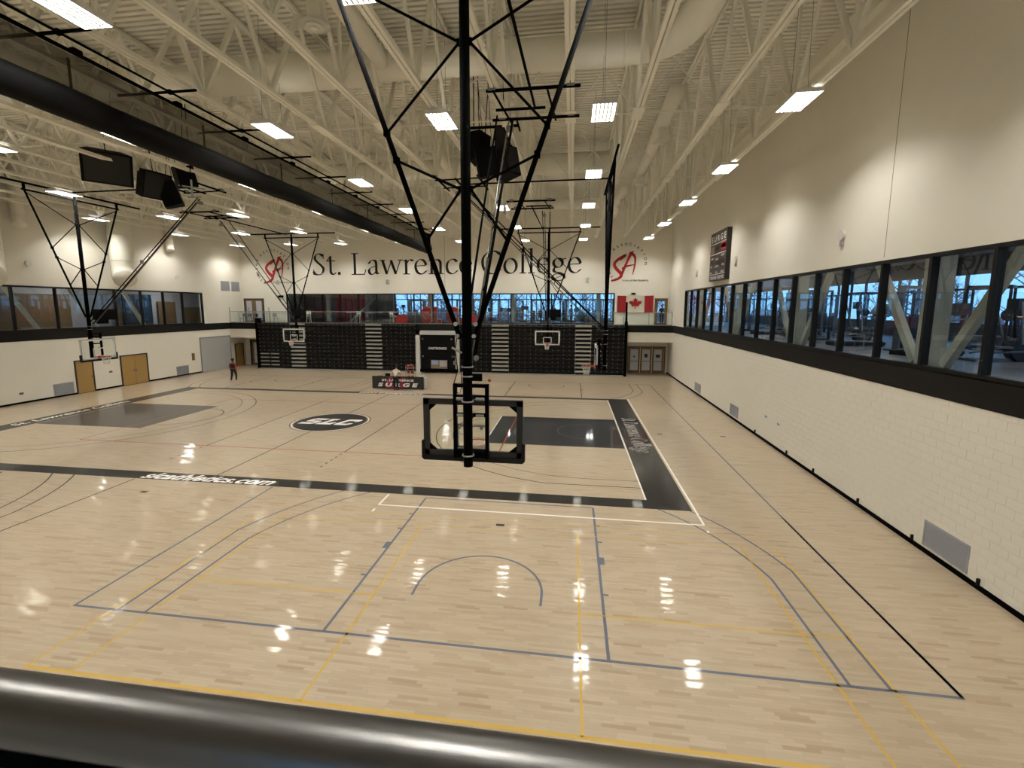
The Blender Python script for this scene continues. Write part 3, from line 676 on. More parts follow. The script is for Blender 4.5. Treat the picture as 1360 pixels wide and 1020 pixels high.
for i, x in enumerate(LX):
    for j, y in enumerate(LY):
        if j == 3 and i in (2, 5): continue        # no lamps over the speaker clusters
        t = thing('high_bay_light', 'lit louvred high bay light, %s row from far wall, %s column from right wall' % (ordn[j], ordn[i]), 'ceiling light', (x, y, LZ), 'high bay lights hanging from the trusses')
        link('housing', hous, t); link('louvre', vane, t); link('hanger', hang, t)
        for k in range(6): link('lamp_tube', tubm, t, (-.262 + k * .105, 0, .012))
        ld = bpy.data.lights.new('lamp', 'AREA'); ld.shape = 'RECTANGLE'; ld.size = .6; ld.size_y = 1.2; ld.energy = LAMP_W; ld.color = (1.0, 0.98, 0.925); ld.spread = LAMP_SPREAD
        lo = link('lamp', ld, t, (0, 0, .035))
        ud = bpy.data.lights.new('ceiling_fill', 'AREA'); ud.shape = 'RECTANGLE'; ud.size = .12; ud.size_y = 1.0; ud.energy = UP_W; ud.color = (1.0, 0.97, 0.90)
        uo = link('ceiling_fill', ud, t, (.2, 0, .085)); uo.rotation_euler = (PI, 0, 0)       # added fill aimed at the ceiling, not a part of the fixture
# invented fill lamps that brighten the rooms behind the glass
n_fill = -1
def room_fill(x, y, z, e, sx=.6, sy=1.2, col=(1, .95, .88)):
    global n_fill; n_fill += 1
    lab = 'added fill light panel behind the %s glazing, %s panel from the %s' % (('right', ordn[n_fill], 'camera') if n_fill < 7 else ('far', ordn[n_fill - 7], 'left') if n_fill < 12 else ('left', ordn[n_fill - 12], 'camera'))
    t = solo('room_fill_panel', MB().box(x - sx / 2, x + sx / 2, y - sy / 2, y + sy / 2, z + .01, z + .05), refl, lab, 'ceiling light', 'added fill panels in the rooms behind the glass')
    ld = bpy.data.lights.new('lamp', 'AREA'); ld.shape = 'RECTANGLE'; ld.size = sx; ld.size_y = sy; ld.energy = e; ld.color = col
    link('lamp', ld, t, (0, 0, -.01))
for y in (2, 8, 14, 20, 26, 32, 38): room_fill(12.0, y, 7.85, 90)
for x in (-25, -19, -13, -6, 2): room_fill(x, 46.5, 7.3, 90)
for y in (12, 20, 28, 36): room_fill(WL - 2.2, y, 7.5, 110)

# ------------------------------------------------------------------ ducts
def bend(p0, c, p1, n=8):
    """quadratic bend points"""
    p0, c, p1 = Vector(p0), Vector(c), Vector(p1)
    return [tuple(p0 * (1 - t) ** 2 + c * 2 * t * (1 - t) + p1 * t * t) for t in [i / n for i in range(n + 1)]]
dz = 13.15
t = thing('round_duct', 'thick cream round air duct crossing the ceiling nearest the viewer, turning forward at the right', 'duct', (0, 15, dz), 'round ducts under the roof deck')
part('duct_run', MB().path([(-30, 15, dz), (1.3, 15, dz)] + bend((1.6, 15, dz), (2.9, 15, dz), (3.1, 13.4, dz))[1:] + [(3.3, 10, dz), (3.4, 2, dz)], .44, 20), duct_m, t, True, True)
part('duct_collar', MB().path([(-12.4, 15, dz), (-6.2, 15, dz)], .54, 20), duct_m, t, True, True)
part('duct_seam', MB().path([(-2.0, 15, dz), (-1.95, 15, dz)], .455, 20), duct_m, t, True, True)
part('duct_seam', MB().path([(1.3, 15, dz), (1.36, 15, dz)], .455, 20), duct_m, t, True, True)
t = thing('round_duct', 'second cream round air duct crossing the ceiling above the hoops', 'duct', (0, 26.4, dz), 'round ducts under the roof deck')
part('duct_run', MB().path([(-30, 26.4, dz), (2.6, 25.6, dz)], .5, 20), duct_m, t, True, True)
t = thing('round_duct', 'third cream round air duct crossing the ceiling nearest the far wall', 'duct', (0, 35.2, dz), 'round ducts under the roof deck')
part('duct_run', MB().path([(-30, 35.2, dz), (0.9, 35.2, dz)] + bend((1.4, 35.2, dz), (2.8, 35.2, dz), (2.9, 36.6, dz - .1))[1:] + [(2.95, 38, dz - .3)], .42, 20), duct_m, t, True, True)
def diffuser(mb, x, y, z, r=.36):
    mb.tube((x, y, z), (x, y, z + .05), r, 24, r * .8).tube((x, y, z - .05), (x, y, z - .03), r * .62, 24).tube((x, y, z - .09), (x, y, z - .07), r * .3, 20).tube((x, y, z), (x, y, z + .5), r * .45, 16)
for lab, pts, ds in (('slim cream duct running away above the near hoop, joining the nearest wide duct', [(-5.75, 8.0, dz + .1), (-6.0, 14.8, dz)], [(-6.25, 11.3, 12.3)]),
                     ('slim cream duct running away left of the near hoop mast', [(-6.3, 19.2, dz + .1), (-6.9, 26.2, dz)], [(-6.3, 20.1, 12.3)]),
                     ('slim cream duct running away beside the two right hand diffusers', [(3.5, 18.2, dz + .1), (3.6, 29.0, dz - .2)], [(3.45, 20.5, 12.3), (3.6, 27.2, 12.3)]),
                     ('slim cream duct in the far right ceiling corner', [(3.2, 31.5, dz), (3.0, 35.2, dz)], [(3.2, 33.0, 12.3)]),
                     ('slim cream duct left of the rolled curtain', [(-17.3, 9.0, dz), (-17.3, 24.0, dz)], [(-17.2, 15.3, 11.8)]),
                     ('slim cream duct in the far left ceiling', [(-19.5, 26.5, dz), (-19.5, 33.0, dz)], [(-19.4, 30.4, 11.9)])):
    t = thing('branch_duct', lab, 'duct', (pts[0][0], pts[0][1], dz), 'slim branch ducts')
    part('duct_run', MB().path(pts, .27, 16), duct_m, t, True, True)
    for d in ds:
        m_ = MB(); diffuser(m_, *d); part('diffuser', m_, duct_m, t, True, True)
def drop(lab, x, y, r, zb, out):
    t = thing('duct_drop', lab, 'duct', (x, y, zb), 'round duct drops on the left wall')
    part('duct_run', MB().path([(x, y, DECK - .03), (x, y, zb + r * 1.6)] + bend((x, y, zb + r * 1.5), (x, y, zb + r * .5), (x + out[0], y + out[1], zb), 5)[1:], r, 24), duct_m, t, True, True)
    for q in (1.9, 4.5): part('duct_seam', MB().path([(x, y, zb + r * q), (x, y, zb + r * q + .06)], r + .015, 24), duct_m, t, True, True)
drop('wide round duct drop at the far left edge, near the first windows', -30.8, 20.9, .75, 7.2, (.55, -.35))
drop('wide round duct drop with angled mouth behind the left hoop', -30.8, 28.6, .66, 7.5, (.5, -.35))
drop('narrow duct drop high on the left wall between the wide drops', -31.2, 23.0, .32, 10.2, (.1, -.05))
drop('narrow duct drop high on the left wall towards the far corner', -31.46, 33.3, .28, 10.0, (.1, -.05))

# ------------------------------------------------------------------ rolled divider curtain
XC = -11.1
t = thing('divider_curtain', 'rolled up black divider curtain with see-through mesh, hung along the ceiling', 'curtain', (XC, 16, 9.6))
rr = []
k = 0; y = -3.0
prof = [(XC + .34 * math.cos(a) * (1 + .05 * math.sin(3 * a)), 10.06 + .33 * math.sin(a)) for a in [2 * PI * i / 16 for i in range(16)]]
cm_ = MB(); segs = 60
for i in range(segs + 1):
    y = -3 + (35.3 + 3) * i / segs; w = 1 + .015 * math.sin(i * 1.7) + .012 * math.sin(i * 4.1)
    cm_.v += [(XC + (px - XC) * w, y, 10.09 + (pz - 10.09) * w - .010 * math.sin(i * .9)) for px, pz in prof]
for i in range(segs): cm_.f += [(i * 16 + j, (i + 1) * 16 + j, (i + 1) * 16 + (j + 1) % 16, i * 16 + (j + 1) % 16) for j in range(16)]
cm_.f += [tuple(range(16)), tuple(range(segs * 16 + 15, segs * 16 - 1, -1))]
part('curtain_roll', cm_, mat('curtain_vinyl', rgb(7, 7, 7), .75, spec=.15), t, True, True)
def mesh_mat():
    m = bpy.data.materials.new('curtain_mesh'); m.use_nodes = True; nt = m.node_tree; nt.nodes.clear()
    o = nt.nodes.new('ShaderNodeOutputMaterial'); a = nt.nodes.new('ShaderNodeBsdfTransparent'); b = nt.nodes.new('ShaderNodeBsdfDiffuse'); b.inputs[0].default_value = rgb(84, 79, 66)
    x = nt.nodes.new('ShaderNodeMixShader'); x.inputs[0].default_value = .52; nt.links.new(a.outputs[0], x.inputs[1]); nt.links.new(b.outputs[0], x.inputs[2]); nt.links.new(x.outputs[0], o.inputs[0]); return m
nt_m = mesh_mat(); mm = MB()
for sx in (-1, 1):
    n0 = len(mm.v); q = []
    for i in range(121):
        y = -3 + 38.3 * i / 120; s = .02 * math.sin(i * 1.3) + .014 * math.sin(i * .55)
        q += [(XC + sx * .04, y, 11.18), (XC + sx * (.10 + s), y, 10.75), (XC + sx * (.2 + s), y, 10.32)]
    mm.add(q, [(i * 3 + k, i * 3 + k + 1, i * 3 + k + 4, i * 3 + k + 3) for i in range(120) for k in (0, 1)])
part('mesh_panel', mm, nt_m, t, True, True)
part('top_pipe', MB().tube((XC, -3, 11.22), (XC, 35.4, 11.22), .045, 10), black, t, True)
part('drive_shaft', MB().tube((XC + .42, -3, 11.27), (XC + .42, 34.9, 11.27), .028, 8), black, t, True)
for i in range(12):
    y = 3.6 + i * 2.72
    part('cross_arm', MB().bar((XC - 1.15, y, 11.27), (XC + 1.2, y, 11.27), .05, .05).cbox((XC + .42, y, 11.27), (.1, .1, .1)).cbox((XC, y + .7, 11.27), (.12, .2, .1)), black, t, True)
part('end_plate', MB().box(XC - .27, XC + .27, 35.3, 35.38, 9.82, 10.4).box(XC - .12, XC + .2, 35.2, 35.4, 10.4, 11.22), black, t, True)
for i in range(9):
    y = 2 + i * 3.9; part('lift_strap', MB().box(XC - .34, XC - .31, y, y + .05, 9.9, 11.2), black, t, True)

# ------------------------------------------------------------------ ceiling hung hoops
def backstop(label, loc, rz, B, box, bx0=-2.3, bx1=2.3, near=False):
    t = thing('basketball_backstop', label, 'basketball hoop', (loc[0], loc[1], 0), 'ceiling hung basketball hoops', rz)
    MY = -0.42; ZT = 10.95; ZC = 11.25
    P = lambda n, m_, mt, **k: part(n, m_, mt, t, **k)
    hub = (0, MY, 5.2)
    P('mast', MB().tube((0, MY, 2.86), (0, MY, ZT), .082, 16), black, smooth=True)
    for z in (3.06, 4.02, 4.46, 4.62): P('clamp_band', MB().path([(.098 * math.cos(a), MY + .098 * math.sin(a), z) for a in [2 * PI * i / 16 for i in range(16)]], .014, 6, True), steel, smooth=True)
    for sx in (-1, 1):
        P('side_tube', MB().tube((sx * 2.2, MY, ZT), (sx * .12, MY, 5.1), .042, 10), black, smooth=True)
        X = lambda z: sx * (.12 + (2.2 - .12) * (z - 5.1) / (ZT - 5.1))
        br = MB()
        for a, b in (((sx * .08, 9.74), (X(ZT - .1), ZT - .1)), ((sx * .08, 9.74), (X(8.45), 8.45)), ((sx * .08, 7.53), (X(8.02), 8.02)), ((sx * .08, 7.53), (X(6.7), 6.7))):
            br.tube((a[0], MY, a[1]), (b[0], MY, b[1]), .022, 8)
        br.cbox((sx * .09, MY, 9.74), (.06, .05, .1)).cbox((sx * .09, MY, 7.53), (.06, .05, .1)).cbox((X(8.45), MY, 8.45), (.09, .09, .1)).cbox((X(8.02), MY, 8.02), (.09, .09, .1))
        P('cross_brace', br, black)
        for bx_, bz_ in ((.17, 5.35), (.14, 5.15)): P('bolt', MB().tube((sx * bx_, MY - .1, bz_), (sx * bx_, MY - .13, bz_), .035, 10), silver)
    P('top_bar', MB().tube((bx0, MY, ZT), (bx1, MY, ZT), .04, 10), black, smooth=True)
    P('top_bar', MB().tube((-3.6, MY, ZC), (3.6, MY, ZC), .045, 10), black, smooth=True)
    for x in (-2.2, 0, 2.2): P('clamp', MB().cbox((x, MY, (ZT + ZC) / 2), (.08, .08, .34)), black)
    # forward brace and its ceiling frame
    P('brace_tube', MB().tube((.10, MY + .1, 4.75), (-.02, B, ZT - .05), .032 if near else .024, 10), black, smooth=True)
    P('brace_tube', MB().tube((.02, MY + .14, 4.55), (-.14, B, ZT - .12), .024, 8), mat('brace_silver', rgb(120, 118, 112), .3, metal=.8), smooth=True, label='silver brace tube')
    P('brace_tube', MB().tube((-.12, MY + .1, 4.75), (-.42, B - .3, ZT - .05), .024, 8), black, smooth=True)
    lk = MB()
    for i in range(1, 9):
        f = i / 9; lk.tube(Vector((.10, MY + .1, 4.75)).lerp(Vector((-.02, B, ZT - .05)), f), Vector((.02, MY + .14, 4.55)).lerp(Vector((-.14, B, ZT - .12)), f), .014, 6)
    P('brace_link', lk, black)
    P('pulley', MB().tube((.15, B * .5, 7.85), (.19, B * .5, 7.85), .1, 14).tube((-.2, B, ZT - .3), (.0, B, ZT - .3), .09, 12), steel)
    for a, b, r_ in (((-.75, B + .9, ZC), (1.85, B + .9, ZC), .045), ((-.6, B - 1.0, ZC), (1.85, B - 1.0, ZC), .045), ((-.5, B, ZC - .08), (.9, B, ZC - .08), .04), ((-.4, B - 1.1, ZC - .05), (-.2, B + 1.0, ZC - .05), .03), ((1.0, B - 1.1, ZC - .05), (1.15, B + 1.0, ZC - .05), .03)): P('ceiling_bar', MB().tube(a, b, r_, 8), black)
    P('ceiling_strut', MB().tube((.45, MY, ZC - .05), (.6, B, ZC - .05), .035, 8), black)
    for x, y in ((-.45, B + .9), (1.6, B + .9), (-.45, B - 1), (1.6, B - 1)): P('clamp', MB().cbox((x, y, ZC + .05), (.2, .12, .12)), steel)
    if box:
        P('winch_box', MB().box(-.95, -.12, -.30, .30, 4.95, 5.5).box(-.6, -.2, -.2, .1, 4.75, 4.95), blackm)
    # carriage
    cr = MB()
    for sx in (-1, 1): cr.box(sx * .29 - .03, sx * .29 + .03, -.20, -.11, 2.92, 4.28)
    for z in (4.25, 4.05, 3.72, 3.02): cr.box(-.30, .30, -.2, -.13, z - .03, z + .03)
    cr.box(-.30, .30, -.14, -.05, 2.92, 3.06)
    for z in (4.05, 3.72, 3.04): cr.box(-.06, .06, MY, -.14, z - .03, z + .03)
    P('carriage', cr, black)
    for sx in (-1, 1):
        P('spring', MB().tube((sx * .1, -.22, 4.02), (sx * .25, -.22, 4.02), .03, 8), steel)
        P('spring', MB().tube((sx * .1, -.22, 3.72), (sx * .24, -.22, 3.72), .026, 8), steel)
        P('height_knob', MB().tube((sx * .2, -.24, 3.5), (sx * .2, -.2, 3.5), .03, 8), steel)
    if near:
        P('side_arm', MB().box(.05, .25, MY - .04, MY + .04, 4.38, 4.5), black)
        P('control_cable', MB().path([(-.16, MY - .02, 5.2), (-.2, MY - .05, 4.9), (-.17, MY, 4.55), (-.24, MY - .04, 4.3), (-.14, MY - .03, 4.12), (-.1, MY, 4.3), (-.12, MY, 4.7)], .008, 6), blackm)
        P('crank_handle', MB().tube((-.25, MY - .06, 4.95), (-.08, MY - .06, 4.86), .02, 8).tube((-.2, MY - .06, 4.72), (-.2, MY - .06, 4.66), .03, 8), steel)
        P('crank_handle', MB().tube((.17, MY - .06, 4.78), (.17, MY - .1, 4.78), .045, 12), steel)
    # board
    gz0, gz1 = 2.92, 3.97
    P('glass_board', MB().box(-.88, .88, -.012, 0, gz0 + .03, gz1 - .03), gl_board)
    fr = MB(); fm = black if near else silver
    iw = .10 if near else .05
    fr.box(-.92, .92, -.06, .004, gz1 - iw, gz1 + .01).box(-.92, .92, -.06, .004, gz0 - .02, gz0 + iw).box(-.92, -.91 + iw, -.06, .004, gz0, gz1).box(.91 - iw, .92, -.06, .004, gz0, gz1)
    P('board_frame', fr, mat('board_frame_dark', rgb(54, 54, 54), .4, metal=.3) if near else mat('board_frame_light', rgb(188, 190, 190), .45))
    gu = MB()
    for sx in (-1, 1):
        for z, s in ((gz1 - iw, -1), (gz0 + iw, 1)): gu.prism([(sx * (.91 - iw), z), (sx * (.77 - iw), z), (sx * (.91 - iw), z + s * .12)], 'y', -.055, -.02)
    P('corner_gusset', gu, black if near else silver)
    ln = MB()
    ln.box(-.305, .305, .001, .003, 3.455, 3.50).box(-.305, .305, .001, .003, 3.05, 3.095).box(-.305, -.26, .001, .003, 3.05, 3.5).box(.26, .305, .001, .003, 3.05, 3.5)
    ln.box(-.86, .86, .001, .003, gz1 - .10, gz1 - .05).box(-.86, .86, .001, .003, gz0 + .05, gz0 + .10).box(-.86, -.81, .001, .003, gz0 + .05, gz1 - .05).box(.81, .86, .001, .003, gz0 + .05, gz1 - .05)
    P('target_square', ln, white)
    pd = MB(); pz = gz0 - .02
    prof_ = [(-.96, pz + .28), (-.96, pz - .04), (-.92, pz - .08), (.92, pz - .08), (.96, pz - .04), (.96, pz + .28), (.90, pz + .30), (.90, pz + .02), (-.90, pz + .02), (-.90, pz + .30)]
    pd.prism([prof_[i] for i in (0, 1, 8, 9)], 'y', -.075, .03).prism([prof_[i] for i in (1, 2, 3, 4, 7, 8)], 'y', -.075, .03).prism([prof_[i] for i in (4, 5, 6, 7)], 'y', -.075, .03)
    P('edge_pad', pd, padm)
    rm = MB().path([(.2286 * math.cos(a), .38 + .2286 * math.sin(a), 3.05) for a in [2 * PI * i / 28 for i in range(28)]], .012, 8, True)
    rm.box(-.07, .07, .003, .16, 3.02, 3.055).box(-.1, .1, .003, .02, 2.95, 3.08).bar((-.06, .02, 2.96), (-.12, .2, 3.04), .02, .02).bar((.06, .02, 2.96), (.12, .2, 3.04), .02, .02)
    P('rim', rm, orange, smooth=False)
    nt = MB(); N = 12
    def np_(i, l):
        r_ = [.225, .185, .15, .128, .12][l]; a = 2 * PI * (i + (l % 2) * .5) / N; return (r_ * math.cos(a), .38 + r_ * math.sin(a), 3.04 - l * .1)
    for l in range(4):
        for i in range(N):
            nt.tube(np_(i, l), np_(i, l + 1), .006, 4); nt.tube(np_(i, l), np_(i - 1 if l % 2 == 0 else i + 1, l + 1), .006, 4)
    P('net', nt, netm)
    return t
backstop('large nearest hoop seen from behind, hanging on a black mast in the centre', (-1.757, 8.1), 0, 5.7, False, near=True)
backstop('hoop seen edge-on above the right key, facing left', (1.06, 20.99), PI / 2, 6.2, False)
backstop('far hoop facing the viewer in front of the right bleachers', (-1.757, 33.7), PI, 7.3, True)
backstop('far left hoop facing the viewer in front of the left bleachers', (-21.62, 33.7), PI, 7.0, True)
backstop('hoop with silver frame over the left key, facing right', (-24.54, 20.99), -PI / 2, 6.5, True)

# ------------------------------------------------------------------ hanging speakers
def speaker(label, c, w, d, h, rz, tilt, rods, group):
    t = thing('speaker_cabinet', label, 'speaker', c, group)
    M = Matrix.Rotation(rz, 4, 'Z') @ Matrix.Rotation(tilt, 4, 'X')
    part('cabinet', MB().prism([(-w / 2, -d / 2), (w / 2, -d / 2), (w * .32, d / 2), (-w * .32, d / 2)], 'z', 0, h).xf(M), blackm, t)
    part('grille', MB().box(-w * .44, w * .44, -d / 2 - .02, -d / 2, .05 * h, .95 * h).xf(M), mat('speaker_grille', rgb(28, 28, 28), .7), t)
    part('rigging', MB().tube(M @ Vector((0, 0, h)), Vector((0, 0, rods)), .016, 6).tube(M @ Vector((0, -d * .4, h)), Vector((0, -d * .4, rods)), .01, 6), black, t)
    return t
for lab, c, w, d, h, rz, ti in (('black hanging speaker left of centre, upper one beside the near mast', (-3.5, 17.3, 10.85), .62, .6, 1.0, 2.8, .12),
                          ('black hanging speaker low between the two upper ones beside the near mast', (-3.02, 16.9, 10.2), .5, .7, .95, 1.9, -.18),
                          ('black hanging speaker, upper right of the central cluster', (-2.55, 17.3, 10.95), .62, .6, 1.0, .1, .0),
                          ('large black hanging speaker low at the right of the central cluster', (-2.35, 16.9, 10.15), .62, .75, 1.0, .9, -.22)):
    speaker(lab, c, w, d, h, rz, ti, 3.3, 'central speaker cluster')
for lab, c, w, d, h, rz, ti in (('wide black hanging speaker at the left end of the left cluster', (-18.7, 17.1, 10.6), 1.6, .8, 1.2, .9, .35),
                          ('black hanging speaker second in the left cluster', (-18.1, 18.4, 10.3), 1.1, .8, 1.1, 1.3, .3),
                          ('black hanging speaker low in the left cluster near the silver bracket', (-17.4, 18.9, 10.0), .8, .7, 1.0, 2.2, -.3),
                          ('black hanging speaker at the right end of the left cluster', (-16.4, 18.6, 10.7), .6, .7, .85, -.6, .2)):
    speaker(lab, c, w, d, h, rz, ti, 3.3, 'left speaker cluster')
t = thing('rigging_frame', 'dark steel bar frame holding the central speaker cluster', 'rigging frame', (-2.9, 17.1, 11.9))
part('frame_bar', MB().bar((-3.9, 17.1, 11.95), (-2.0, 17.1, 11.95), .06, .08).bar((-3.9, 16.7, 11.95), (-3.9, 17.6, 11.95), .05, .05).bar((-2, 16.7, 11.95), (-2, 17.6, 11.95), .05, .05), black, t, True)
for x in (-3.6, -2.3): part('hanger_rod', MB().tube((x, 17.1, 11.95), (x, 17.1, DECK), .018, 6), black, t, True)
t = thing('rigging_frame', 'silver steel bracket among the left hanging speakers', 'rigging frame', (-15.9, 18.2, 10.2))
part('hanger_rod', MB().tube((-15.9, 18.2, 10.9), (-15.9, 18.2, DECK), .018, 6), black, t, True)
part('frame_bar', MB().bar((-16.5, 18.2, 10.7), (-15.3, 18.2, 10.5), .05, .05).bar((-15.9, 18.2, 10.2), (-15.9, 18.2, 10.9), .05, .05).bar((-16.1, 18.2, 10.2), (-15.5, 18.2, 10.2), .05, .05), silver, t, True)

# ------------------------------------------------------------------ telescopic bleachers
def bleacher(label, x0, x1, aisles):
    t = thing('telescopic_bleacher', label, 'bleachers', ((x0 + x1) / 2, 38.9, 0), 'folded telescopic bleachers')
    NR = 12; H = 4.12; ph = H / NR; edges = []; a = x0
    for (p, q) in aisles: edges.append((a, p)); a = q
    edges.append((a, x1))
    for (a, b) in edges:
        for r in range(NR):
            z = .08 + r * ph; m_ = MB()
            m_.box(a, b, 38.98, 39.35, z, z + ph * .96).box(a, b, 38.93, 39.0, z + ph * .74, z + ph * .94)
            n = max(1, round((b - a) / .46)); w = (b - a) / n
            for i in range(n):
                m_.prism([(38.99, z + .02), (38.90, z + .05), (38.86, z + ph * .52), (38.90, z + ph * .66), (38.99, z + ph * .68)], 'x', a + i * w + .02, a + (i + 1) * w - .02)
            ro = part('seat_row', m_, seatm, t, True)
            tg = MB()
            for i in range(n + 1): tg.box(a + i * w - .03, a + i * w + .03, 38.915, 38.93, z + ph * .74, z + ph * .90)
            part('number_plates', tg, tagm, ro, True, stuff=True)
    for (p, q) in aisles:
        for r in range(NR):
            z = .08 + r * ph
            s_ = part('aisle_step', MB().box(p, q, 38.80, 39.1, z + ph * .52, z + ph * .93), stepm, t, True, label='grey aisle step')
            part('step_support', MB().box(p + .05, q - .05, 38.95, 39.2, z, z + ph * .7), seatm, s_, True)
    part('skirt_board', MB().box(x0 - .1, x1, 38.72, 39.3, 0, .075), mat('skirt_grey', rgb(150, 148, 142), .6), t, True)
    return t
b1 = bleacher('folded black bleachers left of the tunnel, with two grey aisle stairs', -28.4, -13.55, [(-25.25, -23.85), (-18.05, -16.6)])
rl = MB()
for r in range(4):
    for k, xx in enumerate((-28.3, -27.3)): rl.box(xx, xx + .8, 38.84, 38.9, .35 + r * .34, .43 + r * .34)
part('end_tread', rl, stepm, b1, True)
b2 = bleacher('folded black bleachers right of the tunnel, with two grey aisle stairs', -9.55, 4.25, [(-6.75, -5.3), (.28, 1.6)])
part('end_rail', MB().box(4.3, 4.5, 38.75, 39.4, 0, 4.5).prism([(38.85, 4.5), (39.4, 4.5), (39.2, 6.1), (39.05, 6.1)], 'x', 4.34, 4.46), black, b2, True)
part('end_rail', MB().box(-28.65, -28.45, 38.8, 39.4, 0, 4.6), black, b1, True)
# tunnel between the bleachers
tr_ = struct_root('door_7', (-11.5, 38.9, 0))
part('door_frame', MB().box(-13.5, -13.1, 38.85, 39.4, 0, 3.6).box(-9.95, -9.6, 38.85, 39.4, 0, 3.6).box(-13.5, -9.6, 38.85, 39.4, 3.25, 3.6), white, tr_, True)
t = thing('scoreboard_panel', 'black rolling display panel standing in the tunnel between the bleachers', 'display panel', (-11.4, 38.5, 0))
part('panel', MB().box(-12.9, -9.9, 38.45, 38.62, 1.15, 3.3).box(-12.9, -12.05, 38.45, 38.62, .35, 1.15).box(-10.55, -9.9, 38.45, 38.62, .35, 1.15), blackm, t, True)
part('base', MB().box(-12.95, -9.7, 38.3, 38.8, .1, .34), black, t, True)
part('screen_back', MB().box(-12.05, -10.55, 38.52, 38.6, .4, 1.15), mat('beige_box', rgb(150, 132, 104), .7), t, True)
part('grey_panel', MB().box(-11.25, -10.6, 38.47, 38.52, .55, 1.1), gray_l, t, True)
part('blue_screen', MB().box(-11.95, -11.35, 38.47, 38.52, .75, 1.1), mat('pale_blue', rgb(150, 170, 206), .4), t, True)
bo = MB()
for x, z in ((-12.7, 2.95), (-10.15, 2.95), (-12.7, 1.45), (-10.1, 1.45), (-9.95, 1.45)): bo.tube((x, 38.44, z), (x, 38.40, z), .07, 10)
part('bolt', bo, chrome, t, True)
wh = MB()
for x in (-12.6, -11.5, -10.2): wh.tube((x, 38.3, .06), (x, 38.36, .06), .06, 10)
part('caster', wh, steel, t, True)
part('lettering', place(text_mb('DAKTRONICS', 1, bold=.03, fit=(1.6, .2)), (-11.4, 38.44, 2.15), (1, 0, 0), (0, 0, 1)), white, t, True)

# ------------------------------------------------------------------ wall lettering and emblems
wt, tot = serif_text('St. Lawrence College', 0.088)
sc = (0.77 + 24.31) / tot
wt.v = [(x * sc, y * 1.97 / .69, z) for x, y, z in wt.v]
fl_ = MB(); fl_.v = list(wt.v); fl_.f = list(wt.f)
place(fl_, (-24.31, YF - 0.02, 8.62), (1, 0, 0), (0, 0, 1))
solo('wall_lettering', fl_, inkm, 'large black serif college name lettered across the far wall', 'lettering')
def brush(mb, pts, ws, ox, oz, s, y):
    P = catmull([(a, b) for a, b in pts], 6); n = len(P); W = catmull([(w, 0) for w in ws], 6)
    L = []; Rr = []
    for i in range(n):
        a = P[max(i - 1, 0)]; b = P[min(i + 1, n - 1)]; dx, dy = b[0] - a[0], b[1] - a[1]; l = math.hypot(dx, dy) or 1; w = max(4, W[min(i, len(W) - 1)][0]) / 2
        L.append((P[i][0] - dy / l * w, P[i][1] + dx / l * w)); Rr.append((P[i][0] + dy / l * w, P[i][1] - dx / l * w))
    conv = lambda p: (ox + p[0] * s, y, oz - p[1] * s)
    mb.add([conv(p) for p in L + Rr], [(i, i + 1, n + i + 1, n + i) for i in range(n - 1)])
    for j in (0, n - 1):
        w = max(4, W[min(j, len(W) - 1)][0]) / 2; mb.add([conv((P[j][0] + w * math.cos(a * PI / 5), P[j][1] + w * math.sin(a * PI / 5))) for a in range(10)], [tuple(range(10))])
def emblem(label, ox, oz, s, cx, cy, rad, tagx):
    """red brushed SA with arched caption; local units are drawing units of size s"""
    t = thing('wall_emblem', label, 'emblem', (ox + cx * s, YF - .02, oz - cy * s), 'red wall emblems')
    m_ = MB(); y = YF - .03
    brush(m_, [(400, 395), (345, 425), (270, 475), (215, 535), (212, 590), (255, 655), (320, 720), (342, 770), (310, 815), (240, 850), (170, 866)], [40, 46, 52, 52, 55, 62, 62, 56, 50, 42, 36], ox, oz, s, y)
    brush(m_, [(400, 400), (350, 450), (308, 492)], [44, 34, 10], ox, oz, s, y)
    part('brush_letter', m_, ledr, t, True, label='red brushed letter S')
    m_ = MB()
    brush(m_, [(556, 318), (520, 360), (478, 430), (440, 520), (405, 600), (375, 680), (350, 760)], [10, 46, 52, 44, 46, 50, 40], ox, oz, s, y - .004)
    brush(m_, [(500, 355), (555, 390), (585, 440), (590, 520), (578, 620), (552, 755)], [50, 50, 42, 34, 30, 14], ox, oz, s, y - .004)
    brush(m_, [(365, 640), (440, 598), (520, 582), (606, 568)], [46, 34, 26, 8], ox, oz, s, y - .008)
    part('brush_letter', m_, ledr, t, True, label='red brushed letter A')
    cap = MB()
    for ch, ang in zip('STUDENTASSOCIATION', [237, 223, 210, 196, 182, 168, 154, 133, 119, 106, 93, 80, 67, 54, 41, 27, 13, -1]):
        a = math.radians(ang); px = cx + rad * math.cos(a); py = cy - rad * math.sin(a)
        g_ = text_mb(ch, 68 * s, bold=.006)
        u = (math.sin(a), 0, -math.cos(a)); v = (math.cos(a), 0, math.sin(a))
        place(g_, (ox + px * s, y, oz - py * s), u, v); cap.add(g_.v, g_.f)
    part('arched_caption', cap, inkm, t, True)
    part('tagline', place(text_mb('Voice of the Students', 1, bold=.008, fit=(490 * s, 38 * s)), (ox + tagx * s, y, oz - 862 * s), (1, 0, 0), (0, 0, 1)), inkm, t, True)
# drawing units: 13.6 per photo pixel of the emblem, 0.0604 m per pixel
emblem('red brushed SA emblem with arched black caption at the right of the far wall', 2.56, 11.85, .00450, 430, 545, 353, 600)
emblem('red brushed SA emblem with arched black caption at the left of the far wall', -29.93, 11.85, .00450, 350, 560, 362, 590)

